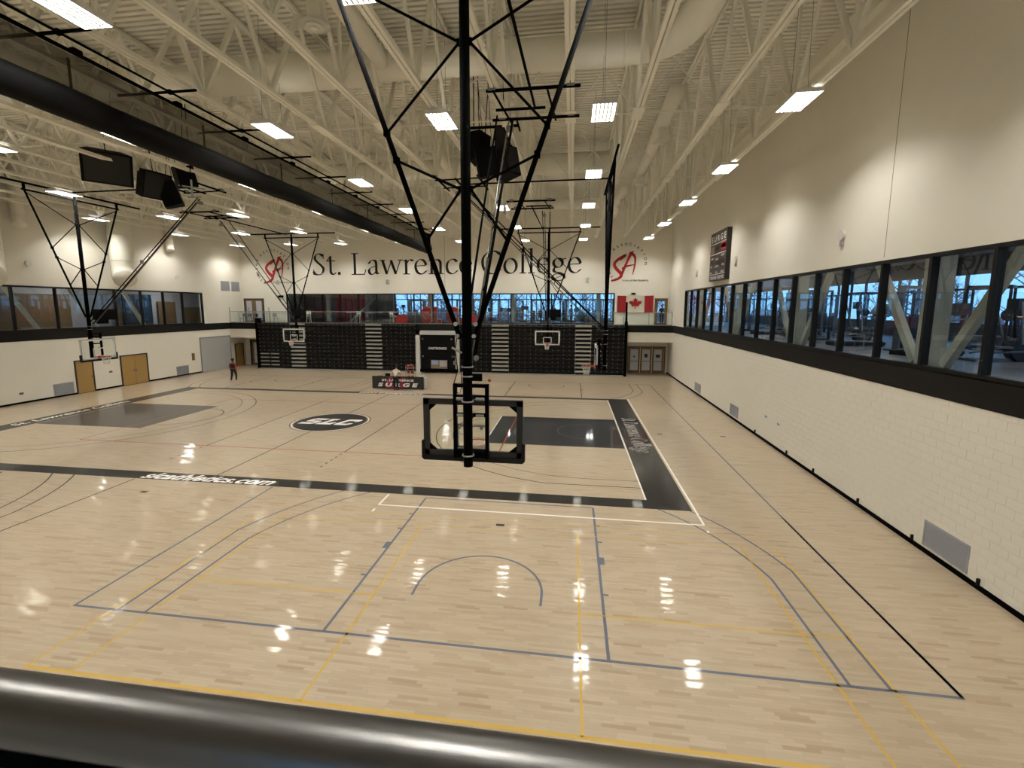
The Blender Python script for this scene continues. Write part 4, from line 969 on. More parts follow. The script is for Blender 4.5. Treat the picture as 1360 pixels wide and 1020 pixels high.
# flag
fg = thing('wall_flag', 'red and white maple leaf flag hanging above the right balcony', 'flag', (5.35, YF - .03, 5.2))
FX0, FX1, FZ0, FZ1 = 3.84, 6.86, 5.17, 6.68; fy = YF - .05
def cloth(x0, x1, mat_, nm, lab=None):
    m_ = MB(); n = 10; q = []
    for i in range(n + 1):
        x = x0 + (x1 - x0) * i / n; o_ = .012 * math.sin(x * 9)
        q += [(x, fy + o_, FZ0 + .03 * math.sin(x * 2.1)), (x, fy + o_, FZ1 - .03 * math.sin((x - FX0) / (FX1 - FX0) * PI))]
    m_.add(q, [(2 * i, 2 * i + 2, 2 * i + 3, 2 * i + 1) for i in range(n)]); return part(nm, m_, mat_, fg, True, True, label=lab)
w4 = (FX1 - FX0) / 4
cloth(FX0, FX0 + w4 * .98, redm, 'red_bar'); cloth(FX0 + w4 * .98, FX1 - w4 * .98, mat('flag_white', rgb(214, 206, 190), .8), 'white_field'); cloth(FX1 - w4 * .98, FX1, redm, 'red_bar')
half = [(0, 1), (.13, .74), (.27, .81), (.2, .42), (.42, .62), (.48, .52), (.74, .56), (.66, .38), (.76, .30), (.38, 0.0), (.42, -.14), (.05, -.10), (.05, -.42), (0, -.42)]
lf = [(x, z) for x, z in half] + [(-x, z) for x, z in reversed(half[1:-1])]
lm_ = MB().add([((FX0 + FX1) / 2 + x * .72, fy - .02, 5.84 + z * .68) for x, z in lf], [tuple(range(len(lf)))])
part('maple_leaf', lm_, redm, fg, True)

# wall scoreboard on the right wall
sb = thing('wall_scoreboard', 'tall black scoreboard with white captions on the right wall', 'scoreboard', (WR - .1, 27.85, 7.15))
SY0, SY1, SZ0, SZ1 = 26.42, 29.3, 7.16, 9.86
part('cabinet', MB().box(WR - .24, WR, SY0, SY1, SZ0, SZ1), mat('score_black', rgb(34, 26, 24), .45), sb, True)
fx = WR - .245
def sbt(s, yc, zc, w, h, m_=white, b=.02): part('caption', place(text_mb(s, 1, bold=b, fit=(w, h)), (fx, yc, zc), (0, -1, 0), (0, 0, 1)), m_, sb, True)
def sbr(y0, y1, z0, z1, m_, nm='stripe'): part(nm, MB().box(fx - .002, fx + .01, y0, y1, z0, z1), m_, sb, True)
sbt('S U R G E', 27.85, 9.5, 2.5, .34)
sbr(26.5, 29.2, 9.2, 9.24, white); sbr(26.5, 27.3, 8.75, 9.18, mat('score_red', rgb(170, 40, 50), .5), 'sponsor_panel'); sbr(26.55, 27.25, 8.88, 9.1, white, 'sponsor_mark')
sbr(28.55, 29.2, 8.7, 9.1, mat('score_tan', rgb(140, 120, 100), .5), 'sponsor_panel'); sbr(26.5, 29.2, 8.62, 8.66, white)
for s_, y_, z_, w_ in (('HOME', 28.85, 8.42, .5), ('PERIOD', 27.95, 8.35, .5), ('GUEST', 26.95, 8.5, .6), ('FOULS', 28.95, 7.98, .35), ('PLAYER FOUL', 27.95, 7.95, .75), ('FOULS', 26.85, 7.98, .4), ('BONUS', 28.95, 7.62, .35), ('T.O.L.', 27.95, 7.62, .45), ('BONUS', 26.9, 7.62, .5)): sbt(s_, y_, z_, w_, .11)
sbr(26.5, 29.2, 7.5, 7.53, white); sbt('STRONGER TOGETHER', 27.85, 7.33, 2.5, .17)
sg = MB()
for yc, zc, n in ((27.95, 8.95, 4), (28.85, 8.2, 2), (26.9, 8.2, 2), (27.95, 8.15, 1), (28.85, 7.8, 1), (26.9, 7.8, 1)):
    for i in range(n):
        y_ = yc + (i - (n - 1) / 2) * .17
        sg.box(fx - .002, fx + .01, y_ - .055, y_ + .055, zc - .11, zc - .095).box(fx - .002, fx + .01, y_ - .055, y_ + .055, zc + .095, zc + .11).box(fx - .002, fx + .01, y_ + .05, y_ + .065, zc - .1, zc + .1).box(fx - .002, fx + .01, y_ - .065, y_ - .05, zc - .1, zc + .1)
part('digit_segments', sg, mat('segment_off', rgb(60, 52, 46), .5), sb, True)

# ------------------------------------------------------------------ doors
def flush_door(name, lab, c, w, h, axis, sgn, leaves=1, fm=brownf):
    r = struct_root(name, c); d = .05
    def B(a0, a1, d0, d1, z0, z1):
        d0, d1 = sorted((sgn * d0, sgn * d1)); return MB().box(d0, d1, a0, a1, z0, z1) if axis == 'y' else MB().box(a0, a1, d0, d1, z0, z1)
    f = MB()
    for q in (B(-w / 2 - .07, -w / 2, 0, .06, 0, h + .07), B(w / 2, w / 2 + .07, 0, .06, 0, h + .07), B(-w / 2, w / 2, 0, .06, h, h + .07)): f.add(q.v, q.f)
    part('door_frame', f, fm, r)
    lw = w / leaves
    for i in range(leaves):
        a = -w / 2 + i * lw; le = part('door_leaf', B(a + .01, a + lw - .01, .005, .035, .02, h - .01), oak, r)
        hx = a + lw - .12 if i == 0 else a + .1
        part('handle', B(hx, hx + .04, .035, .09, .95, 1.12), steel, le)
    return r
flush_door('door_1', '', (WL, 26.05, 0), 1.05, 2.1, 'y', 1, 1)
flush_door('door_2', '', (WL, 29.6, 0), 2.0, 2.12, 'y', 1, 2)
flush_door('door_3', '', (WL, 40.5, 0), 1.0, 2.1, 'y', 1, 1)
# roller door
rd = struct_root('door_4', (WL, 37.6, 0))
m_ = MB()
for i in range(29): m_.box(0, .03, -1.72, 1.72, .02 + i * .1, .02 + i * .1 + .094)
part('slat_curtain', m_, doorw, rd)
part('door_frame', MB().box(0, .05, -1.82, -1.72, 0, 3.0).box(0, .05, 1.72, 1.82, 0, 3.0).box(0, .05, -1.82, 1.82, 2.92, 3.02), mat('door_frame_grey', rgb(150, 150, 146), .6), rd)
def lite_door(root, x0, x1, h, poster, fm, both=True):
    r = MB().box(x0, x0 + .13, -.05, 0, 0, h).box(x1 - .13, x1, -.05, 0, 0, h).box(x0, x1, -.05, 0, h - .14, h).box(x0, x1, -.05, 0, 0, .22)
    le = part('door_leaf', r, fm, root)
    part('glass_pane', MB().box(x0 + .13, x1 - .13, -.03, -.02, .22, h - .14), mat('door_pane', rgb(214, 214, 220), .25), le)
    part('push_bar', MB().box(x0 + .08, x1 - .08, -.1, -.06, .98, 1.05), steel, le)
    if poster:
        part('notice', MB().box((x0 + x1) / 2 - poster[0] / 2, (x0 + x1) / 2 + poster[0] / 2, -.045, -.035, 1.35, 1.35 + poster[1]), poster[2], le)
lw_ = mat('notice_dark', rgb(70, 72, 78), .7)
r5 = struct_root('door_5', (0, YF, 0))
xs_ = (4.93, 5.93, 6.93, 7.93)
part('door_frame', MB().box(4.83, 4.93, -.08, 0, 0, 2.3).box(7.93, 8.05, -.08, 0, 0, 2.3).box(4.83, 8.05, -.08, 0, 2.2, 2.32), oakd, r5)
for i, po in enumerate(((.14, .14, lw_), (.26, .32, lw_), (.36, .26, lw_))): lite_door(r5, xs_[i] + .03, xs_[i + 1] - .03, 2.2, po, oakd)
r6 = struct_root('door_6', (0, YF, 0))
part('door_frame', MB().box(-31.2, -31.05, -.1, 0, 0, 2.45).box(-29.35, -29.2, -.1, 0, 0, 2.45).box(-31.2, -29.2, -.1, 0, 2.35, 2.5), brownf, r6)
lite_door(r6, -31.0, -29.4, 2.35, (.5, .3, lw_), oakd)
# balcony doors
r8 = struct_root('door_8', (0, YF, 4.16))
part('door_frame', MB().box(6.98, 7.1, -.06, .3, 0, 2.28).box(7.92, 8.04, -.06, .3, 0, 2.28).box(6.98, 8.04, -.06, .3, 2.16, 2.28).box(7.1, 7.92, -.03, .03, 0, .18).box(7.1, 7.22, -.03, .03, 0, 2.16).box(7.8, 7.92, -.03, .03, 0, 2.16).box(7.1, 7.92, -.03, .03, 2.02, 2.16), oakd, r8)
part('glass_pane', MB().box(7.22, 7.8, 0, .012, .18, 2.02), glass, r8)
r9 = struct_root('door_9', (0, YF, 4.16))
part('door_frame', MB().box(-31.55, -31.43, -.07, 0, 0, 2.3).box(-29.6, -29.48, -.07, 0, 0, 2.3).box(-31.55, -29.48, -.07, 0, 2.18, 2.3), brownf, r9)
part('door_leaf', MB().box(-31.43, -30.6, -.04, 0, 0, 2.18).box(-30.45, -29.6, -.04, 0, 0, 2.18).box(-30.6, -30.45, -.045, 0, 0, 2.18), oakd, r9)
part('paper_covered_pane', MB().box(-31.3, -30.75, -.05, -.04, .2, 2.05).box(-30.3, -29.72, -.05, -.04, .2, 2.05), mat('paper_lilac', rgb(196, 194, 206), .7), r9)
solo('notice_board', MB().box(-29.1, -28.6, YF - .03, YF, 5.1, 5.5), white, 'small pale notice on the wall beside the left balcony door', 'notice')

# ------------------------------------------------------------------ wall grilles and small fittings
def grille(lab, wall, y0, y1, z0, z1, grp=None):
    s = -1 if wall == 'r' else 1; xf = WR if wall == 'r' else WL
    t = thing('wall_grille', lab, 'grille', (xf, (y0 + y1) / 2, z0), grp)
    X = lambda a, b: sorted((xf + s * a, xf + s * b))
    a, b = X(0, .022)
    part('grille_frame', MB().box(a, b, y0, y1, z0, z0 + .035).box(a, b, y0, y1, z1 - .035, z1).box(a, b, y0, y0 + .035, z0, z1).box(a, b, y1 - .035, y1, z0, z1), grille_m, t, True)
    a, b = X(.008, .010); part('backing', MB().box(a, b, y0, y1, z0, z1), grille_d, t, True)
    n = max(4, int((z1 - z0) / .028)); m_ = MB(); a, b = X(.008, .018)
    for i in range(n): m_.box(a, b, y0 + .03, y1 - .03, z0 + .03 + i * (z1 - z0 - .06) / n, z0 + .03 + (i + .62) * (z1 - z0 - .06) / n)
    part('slats', m_, grille_m, t, True, stuff=True)
G = 'grey return air grilles low on the walls'
grille('large grey air grille low on the right wall, nearest the camera', 'r', 10.2, 11.45, .17, .77, G)
grille('grey air grille low on the right wall, level with the right key', 'r', 23.75, 24.95, .2, .75, G)
grille('grey air grille low on the right wall, farthest from the camera', 'r', 30.6, 32.0, .2, .75, G)
grille('grey air grille low on the left wall, left of the single wooden door', 'l', 24.1, 25.3, .08, .85, G)
grille('grey air grille low on the left wall, right of the double wooden door', 'l', 33.2, 34.4, .08, .82, G)
for i, y in enumerate((39.3, 40.6)): grille('grey vent high in the far left corner, %s of the pair' % ('left' if i == 0 else 'right'), 'l', y - .55 + .0, y + .55, 7.1, 8.0, 'vents high in the far left corner')
def small(name, lab, cat, mb, m_, grp=None): return solo(name, mb, m_, lab, cat, grp)
for lab, y, z in (('white horn strobe on the right wall above the near windows', 16.0, 7.85), ('white horn strobe on the right wall just right of the scoreboard', 25.5, 8.05), ('white horn strobe on the right wall left of the scoreboard', 33.0, 8.0)):
    t = thing('horn_strobe', lab, 'alarm', (WR, y, z - .2), 'horn strobes')
    part('horn', MB().tube((WR, y, z), (WR - .09, y, z), .17, 16), exitm, t, True); part('strobe_lens', MB().box(WR - .08, WR, y - .1, y + .02, z - .32, z - .16), gray_l, t, True)
for lab, y, z in (('white horn strobe on the left wall behind the left mast', 23.6, 8.15), ('white horn strobe on the left wall above the last windows', 34.0, 8.0)):
    t = thing('horn_strobe', lab, 'alarm', (WL, y, z - .2), 'horn strobes')
    part('horn', MB().tube((WL, y, z), (WL + .1, y, z), .17, 16), exitm, t, True)
for lab, x in (('small grey wall box under the letter w on the far wall', -16.9), ('small grey wall box under the last letter on the far wall', 1.24), ('small grey wall box beside the left emblem on the far wall', -27.9)):
    small('wall_box', lab, 'wall box', MB().box(x - .12, x + .12, YF - .1, YF, 7.75, 8.15), gray_l, 'grey wall boxes')
small('exit_light', 'small dark emergency light above the flag', 'emergency light', MB().box(5.0, 5.35, YF - .12, YF, 6.75, 6.9), black)
small('exit_light', 'small dark emergency light left of the far glazing', 'emergency light', MB().box(-27.9, -27.4, YF - .12, YF, 6.55, 6.75), black)
for i, (y, z) in enumerate(((20.5, 1.08), (19.3, 1.05))):
    t = thing('wall_outlet', 'recessed outlet plate on the right wall, %s of the pair' % ('farther' if i == 0 else 'nearer'), 'outlet', (WR, y, z - .08), 'outlets on the right wall')
    part('plate', MB().box(WR - .02, WR, y - .16, y + .16, z - .08, z + .08), white, t, True); part('socket', MB().box(WR - .024, WR - .018, y - .1, y - .02, z - .05, z + .03).box(WR - .024, WR - .018, y + .03, y + .1, z - .05, z + .03), machg, t, True)
for i, (y, z) in enumerate(((27.8, 1.15), (17.5, 1.0), (22.4, .6))): small('wall_outlet', 'small dark socket on the left wall, %s of three' % ['between the doors', 'near the left edge', 'left of the grille'][i], 'outlet', MB().box(WL, WL + .03, y - .1, y + .1, z - .06, z + .06), machg, 'sockets on the left wall')
small('wall_panel', 'small brown wall plate left of the roller door', 'wall plate', MB().box(WL, WL + .04, 34.85, 35.1, 1.15, 1.75), oakd)
for i, y in enumerate((9.9, 11.75, 13.9, 16.4, 18.4, 21.5)): small('floor_socket', 'tiny bracket stub at the foot of the right wall, %s from the camera' % ordn[i], 'bracket', MB().box(WR - .06, WR, y - .02, y + .02, .1, .24), band_m, 'bracket stubs at the foot of the right wall')

# ------------------------------------------------------------------ balcony guard
t = thing('glass_guard', 'glass balcony guard with steel rail along the far balcony edge', 'railing', ((WL + WR) / 2, BALC, 4.16))
gx = [WL + .1] + [WL + .1 + i * 1.995 for i in range(1, 20)] + [WR - .15]
part('rail', MB().tube((gx[0], BALC + .05, 5.24), (gx[-1], BALC + .05, 5.24), .022, 8), steel, t, True)
part('shoe', MB().box(gx[0], gx[-1], BALC + .01, BALC + .09, 4.16, 4.26), steel, t, True)
for a, b in zip(gx, gx[1:]): part('glass_pane', MB().box(a + .02, b - .02, BALC + .04, BALC + .055, 4.26, 5.22), gl_guard, t, True)
for x in gx: part('post', MB().box(x - .02, x + .02, BALC + .03, BALC + .07, 4.16, 5.26 + (.35 if x < -24 else 0)), steel, t, True)

# standing red letters
for ch, x, w in (('S', -12.72, .86), ('L', -11.72, .62), ('C', -10.38, 1.0)):
    m_ = text_mb(ch, 1, depth=.1, bold=.07, fit=(w, 1.5))
    m_.v = [(a, b, c * 1.0) for a, b, c in m_.v]; place(m_, (x, 39.75, 4.92), (1, 0, 0), (0, 0, 1))
    o = solo('standing_letter', m_, redm, 'large red standing letter %s on the balcony above the tunnel' % ch, 'letter', 'standing red letters')
    e = text_mb(ch, 1, depth=.01, bold=.085, fit=(w * 1.07, 1.56)); place(e, (x, 39.80, 4.92), (1, 0, 0), (0, 0, 1)); part('white_edge', e, white, o, True)

# balcony furniture
def table(lab, x, y, w, d, h, top, grp='balcony tables'):
    t = thing('table', lab, 'table', (x, y, 4.16), grp)
    part('table_top', MB().box(-w / 2, w / 2, -d / 2, d / 2, h - .04, h), top, t)
    for sx in (-1, 1):
        for sy in (-1, 1): part('leg', MB().tube((sx * (w / 2 - .06), sy * (d / 2 - .06), 0), (sx * (w / 2 - .06), sy * (d / 2 - .06), h - .04), .018, 6), machg, t)
def chair(lab, x, y, m_, grp, rz=0, h=.45):
    t = thing('chair', lab, 'chair', (x, y, 4.16), grp, rz)
    part('seat', MB().box(-.2, .2, -.2, .2, h - .03, h + .02), m_, t); part('backrest', MB().box(-.2, .2, .17, .2, h + .12, h + .42).box(-.18, -.16, .17, .2, h, h + .2).box(.16, .18, .17, .2, h, h + .2), m_, t)
    for sx in (-1, 1):
        for sy in (-1, 1): part('leg', MB().tube((sx * .21, sy * .2, 0), (sx * .16, sy * .15, h), .018, 6), m_, t)
table('long grey table at the left end of the balcony', -29.9, 40.3, 2.6, .7, .95, gray_l)
table('grey table left of the far glazing', -27.2, 40.3, 1.6, .7, .95, gray_l)
table('red topped table behind the second left aisle', -22.6, 40.3, 1.9, .7, .95, redm)
table('small white high table left of the white stools', -20.0, 40.3, .8, .6, 1.05, white)
table('grey table with papers in front of the fitness room', -17.9, 40.4, 1.5, .6, 1.0, gray_l)
table('small white high table left of the red sofa', -15.95, 40.2, .8, .6, 1.05, white)
for i, (x, m_, lb) in enumerate(((-30.6, machg, 'dark chair at the left end of the balcony table'), (-29.8, machg, 'dark chair in the middle of the left balcony table'), (-29.0, blackm, 'black chair right of the left balcony door'), (-28.0, gray_l, 'grey chair by the wall notice'), (-26.6, white, 'white chair near the left hoop mast'), (-24.0, white, 'white tilted chair left of the red table'), (-21.6, machg, 'grey chair right of the red table'), (-19.2, white, 'white stool right of the first high table'), (-18.2, machg, 'grey chair at the paper table'), (-15.9, white, 'white stool below the second high table'))):
    chair(lb, x, 39.9 if m_ != gray_l else 40.9, m_, 'chairs on the balcony', (i * 1.3) % 3, .7 if m_ == white else .45)
def sofa(lab, x, w, m_):
    t = thing('sofa', lab, 'sofa', (x, 40.1, 4.16), 'balcony sofas')
    part('seat', MB().box(-w / 2, w / 2, -.3, .35, .12, .42), m_, t); part('backrest', MB().box(-w / 2, w / 2, -.42, -.3, .1, .78), m_, t)
    for sx in (-1, 1): part('armrest', MB().box(sx * w / 2 - .08, sx * w / 2 + .08, -.4, .35, .1, .58), m_, t)
sofa('red armchair on the balcony left of the dark sofa', -15.0, 1.0, sofa_red)
sofa('dark sofa on the balcony beside the standing letters', -13.85, 1.1, sofa_grey)
sofa('dark red sofa behind the near hoop mast on the balcony', -8.9, 1.3, sofa_red)

# ------------------------------------------------------------------ exercise machines behind the glass
def rack():
    t = thing('power_rack', '', 'exercise machine'); m_ = MB()
    for sx in (-.6, .6):
        for sy in (-.55, .55): m_.box(sx - .04, sx + .04, sy - .04, sy + .04, 0, 2.3)
        m_.box(sx - .04, sx + .04, -.55, .55, 2.22, 2.3).box(sx - .04, sx + .04, -.6, .6, 0, .08)
    m_.box(-.6, .6, -.59, -.51, 2.22, 2.3).box(-.6, .6, .51, .59, 2.22, 2.3)
    part('frame', m_, machine, t)
    part('barbell', MB().tube((-1.0, -.62, 1.25), (1.0, -.62, 1.25), .018, 8), steel, t)
    part('weight_plate', MB().tube((-.92, -.62, 1.25), (-.84, -.62, 1.25), .22, 18).tube((.84, -.62, 1.25), (.92, -.62, 1.25), .22, 18), machine, t)
    part('bench', MB().box(-.15, .15, -.6, .6, .4, .48).box(-.12, .12, -.45, -.38, 0, .4).box(-.12, .12, .38, .45, 0, .4), machg, t)
    return t
def cable():
    t = thing('cable_machine', '', 'exercise machine')
    part('frame', MB().box(-.9, -.8, -.1, .1, 0, 2.25).box(.8, .9, -.1, .1, 0, 2.25).box(-.9, .9, -.06, .06, 2.15, 2.25).box(-.95, -.6, -.35, .35, 0, .06).box(.6, .95, -.35, .35, 0, .06), machg, t)
    part('weight_stack', MB().box(-.78, -.55, -.12, .12, .1, 1.2).box(.55, .78, -.12, .12, .1, 1.2), machine, t)
    part('cable', MB().tube((-.66, 0, 1.2), (-.66, 0, 2.15), .008, 4).tube((.66, 0, 1.2), (.66, 0, 2.15), .008, 4).tube((-.6, -.1, 1.9), (-.3, -.3, 1.4), .008, 4), steel, t)
    part('seat', MB().box(-.2, .2, -.5, -.1, .5, .58).box(-.2, .2, -.14, -.06, .58, 1.2).box(-.05, .05, -.3, -.2, 0, .5), machine, t)
    return t
def treadmill():
    t = thing('treadmill', '', 'exercise machine')
    part('deck', MB().prism([(-.9, .0), (.8, .0), (.9, .12), (.75, .2), (-.9, .14)], 'x', -.38, .38), machine, t)
    part('belt', MB().box(-.26, .26, -.85, .55, .16, .19), machg, t)
    part('upright', MB().bar((-.36, .62, .15), (-.36, .8, 1.35), .07, .07).bar((.36, .62, .15), (.36, .8, 1.35), .07, .07), machg, t)
    part('console', MB().prism([(.62, 1.25), (.9, 1.32), (.92, 1.62), (.84, 1.64)], 'x', -.4, .4), machine, t)
    part('handle', MB().tube((-.36, .75, 1.15), (-.36, .25, 1.1), .025, 8).tube((.36, .75, 1.15), (.36, .25, 1.1), .025, 8), machg, t)
    return t
def ellipt():
    t = thing('elliptical_trainer', '', 'exercise machine')
    m_ = MB().tube((-.14, .5, .35), (.14, .5, .35), .38, 20); part('flywheel_cover', m_, machine, t)
    part('base', MB().box(-.3, .3, -.85, -.78, 0, .07).box(-.04, .04, -.85, .85, 0, .09).box(-.3, .3, .78, .85, 0, .07), machg, t)
    part('mast', MB().bar((0, .35, .4), (0, .2, 1.5), .09, .09).box(-.18, .18, .1, .22, 1.45, 1.75), machine, t)
    part('arm', MB().bar((-.28, .25, .5), (-.28, -.1, 1.65), .04, .04).bar((.28, .25, .5), (.28, .1, 1.65), .04, .04), steel, t)
    part('pedal', MB().box(-.34, -.18, -.6, -.2, .28, .33).box(.18, .34, -.4, 0, .38, .43).bar((-.26, -.6, .2), (-.26, .4, .4), .05, .05).bar((.26, -.6, .25), (.26, .4, .3), .05, .05), machg, t)
    return t
def ball_big():
    t = thing('exercise_ball_rack', '', 'exercise equipment')
    part('ball', MB().sphere((0, 0, .7), .55, 20, 12), mat('ball_teal', rgb(60, 110, 118), .5), t, smooth=True)
    part('stand', MB().tube((-.4, -.3, 0), (-.3, -.2, .45), .02, 6).tube((.4, -.3, 0), (.3, -.2, .45), .02, 6).tube((0, .4, 0), (0, .3, .45), .02, 6), machg, t); return t
protos = {'r': rack(), 'c': cable(), 't': treadmill(), 'e': ellipt(), 'b': ball_big()}
names = {'r': 'power rack with barbell', 'c': 'cable machine with weight stacks', 't': 'treadmill', 'e': 'elliptical trainer', 'b': 'large teal exercise ball'}
used = set()
def put(kind, x, y, rz, lab, grp):
    o = protos[kind] if kind not in used else copy_tree(protos[kind]); used.add(kind)
    o.location = (x, y, 4.15); o.rotation_euler = (0, 0, rz); o['label'] = lab; o['group'] = grp
lay = [('e', -17.4), ('r', -16.3), ('c', -15.0), ('t', -13.9), ('r', -12.3), ('e', -10.7), ('c', -9.3), ('r', -6.9), ('t', -5.0), ('c', -3.2), ('b', -1.6), ('r', -0.2), ('b', 1.0), ('c', 2.1), ('r', 3.3)]
for i, (k, x) in enumerate(lay): put(k, x, 46.4 + (i % 3) * 1.1, (i % 4) * .5, '%s behind far glazing, %s piece from left' % (names[k], ordn[i]), 'machines behind the far glazing')
for i, (k, x) in enumerate([('c', -17), ('r', -14.8), ('c', -11.6), ('r', -8.6), ('c', -5.6), ('r', -2.6), ('c', -.8), ('r', 1.6)]): put(k, x, 49.5, .3 * i, '%s by outer windows of far room, %s from left' % (names[k], ordn[i]), 'machines by the far outer windows')
lay = [('t', 8.6), ('t', 10.4), ('e', 12.0), ('e', 14.8), ('t', 16.4), ('c', 18.2), ('t', 20.2), ('e', 22.0), ('r', 24.0), ('c', 26.3), ('t', 28.4), ('e', 30.4), ('r', 32.6)]
for i, (k, y) in enumerate(lay): put(k, 11.2 + (i % 2) * .8, y, PI / 2 * (1 if k != 'c' else 0) + .2 * (i % 3) + PI, '%s behind right glazing, %s piece from camera' % (names[k], ordn[i]), 'machines behind the right glazing')
for i, (k, y) in enumerate([('r', 13), ('c', 16), ('r', 19.5), ('c', 23), ('r', 27), ('c', 31)]): put(k, 15.2, y, .4 * i, '%s by outer windows of right room, %s from camera' % (names[k], ordn[i]), 'machines by the right outer windows')

# ------------------------------------------------------------------ people
def skin_obj(name, pts, edges, m_, parent, sub=1, label=None):
    me = bpy.data.meshes.new(name); me.from_pydata([p[0] for p in pts], edges, []); me.materials.append(m_)
    o = bpy.data.objects.new(name, me); COL.objects.link(o)
    if parent: o.parent = parent
    md = o.modifiers.new('skin', 'SKIN'); md.use_smooth_shade = True
    for i, p in enumerate(pts):
        r = p[1]; me.skin_vertices[0].data[i].radius = (r, r) if not isinstance(r, tuple) else r
        me.skin_vertices[0].data[i].use_root = (i == 0)
    s_ = o.modifiers.new('sub', 'SUBSURF'); s_.levels = sub; s_.render_levels = sub
    return o
def person(label, loc, rz, J, top, sleeve, trousers, sk=skin, long=True, hair=True, scale=1.0, shoes=white):
    """J: joint positions facing -Y. keys pel,spi,che,nec,hd, and shL,elL,wrL,haL,hiL,knL,anL,toL plus R"""
    t = thing('person', label, 'person', loc, None, rz); t.scale = (scale,) * 3
    K = ['pel', 'spi', 'che', 'nec', 'hdl', 'hd', 'top']; hd = Vector(J['hd']); nk = Vector(J['nec']); up = (hd - nk).normalized()
    pts = [(J['pel'], (.13, .10)), (J['spi'], (.125, .095)), (J['che'], (.15, .10)), (J['nec'], .052), (tuple(nk + up * .07), .056), (tuple(hd), (.082, .095)), (tuple(hd + up * .09), (.07, .08))]
    ed = [(0, 1), (1, 2), (2, 3), (3, 4), (4, 5), (5, 6)]
    for S in 'LR':
        b = len(pts); pts += [(J['sh' + S], .06), (J['el' + S], .042), (J['wr' + S], .028), (J['ha' + S], (.038, .022))]
        ed += [(2, b), (b, b + 1), (b + 1, b + 2), (b + 2, b + 3)]
        ha = Vector(J['ha' + S]); dr = (ha - Vector(J['wr' + S])).normalized(); sd = dr.cross(Vector((0, 1, 0.1))).normalized()
        for k, (off, ln) in enumerate(((-.03, .07), (-.01, .085), (.01, .08), (.03, .06))):
            c = len(pts); p1 = ha + sd * off + dr * .05; p2 = p1 + dr * ln * .55 + Vector((0, -.012, 0)); pts += [(tuple(p1), .009), (tuple(p2), .008)]; ed += [(b + 3, c), (c, c + 1)]
        c = len(pts); p1 = ha - sd * .045 + dr * .0 + Vector((0, -.02, 0)); pts += [(tuple(p1), .011), (tuple(p1 + dr * .04), .009)]; ed += [(b + 3, c), (c, c + 1)]
        b = len(pts); pts += [(J['hi' + S], .095), (J['kn' + S], .062), (J['an' + S], .042), (J['to' + S], .035)]; ed += [(0, b), (b, b + 1), (b + 1, b + 2), (b + 2, b + 3)]
    skin_obj('body', pts, ed, sk, t, 1)
    # clothing follows the same joints a little larger
    P = [(J['pel'], (.150, .125)), (J['spi'], (.145, .115)), (J['che'], (.172, .122)), (tuple(Vector(J['che']).lerp(nk, .75)), .07)]; E = [(0, 1), (1, 2), (2, 3)]
    for S in 'LR':
        b = len(P); P += [(J['sh' + S], .080)]; E += [(2, b)]
    skin_obj('shirt', P, E, top, t, 1)
    for S in 'LR':
        P = [(J['sh' + S], .078), (J['el' + S], .058)]; E = [(0, 1)]
        if long: P.append((tuple(Vector(J['el' + S]).lerp(Vector(J['wr' + S]), .92)), .042)); E.append((1, 2))
        else: P[1] = (tuple(Vector(J['sh' + S]).lerp(Vector(J['el' + S]), .8)), .06)
        skin_obj('sleeve', P, E, sleeve, t, 1)
    P = [(tuple(Vector(J['pel']) + Vector((0, 0, .03))), (.150, .120))]; E = []
    for S in 'LR':
        b = len(P); P += [(J['hi' + S], .112), (J['kn' + S], .078), (tuple(Vector(J['kn' + S]).lerp(Vector(J['an' + S]), .93)), .056)]; E += [(0, b), (b, b + 1), (b + 1, b + 2)]
    skin_obj('trousers', P, E, trousers, t, 1)
    for S in 'LR':
        a = Vector(J['an' + S]); q = Vector(J['to' + S]); d = (q - a); d.z = 0; d = d.normalized()
        h = Vector((a.x, a.y, a.z - .045)); skin_obj('shoe', [(tuple(h - d * .05), (.042, .035)), (tuple(h + d * .05), (.045, .035)), (tuple(h + d * .15), (.042, .026))], [(0, 1), (1, 2)], shoes, t, 1)
    if hair:
        back = up.cross(Vector((1, 0, 0))).normalized(); back = -back if back.y < 0 else back
        m_ = MB(); m_.sphere(tuple(hd + up * .045 + back * .022), .108, 14, 8, 1.0); part('hair', m_, hairm, t, smooth=True)
    fwd = Vector((0, -1, 0)); m_ = MB()
    for sx in (-1, 1): m_.sphere(tuple(hd + Vector((sx * .034, -.086, .005))), .012, 8, 6)
    part('eye', m_, hairm, t); part('nose', MB().sphere(tuple(hd + Vector((0, -.10, -.02))), .016, 8, 6, 1.4), sk, t, smooth=True)
    return t
def J0(**k):
    J = dict(pel=(0, 0, .95), spi=(0, .01, 1.12), che=(0, .01, 1.32), nec=(0, .01, 1.47), hd=(0, -.01, 1.62))
    for S, s in (('L', -1), ('R', 1)):
        J.update({'sh' + S: (s * .185, .01, 1.40), 'el' + S: (s * .25, .03, 1.13), 'wr' + S: (s * .26, -.04, .90), 'ha' + S: (s * .26, -.06, .83), 'hi' + S: (s * .095, 0, .90), 'kn' + S: (s * .10, -.02, .50), 'an' + S: (s * .10, .02, .09), 'to' + S: (s * .11, -.12, .045)})
    J.update(k); return J
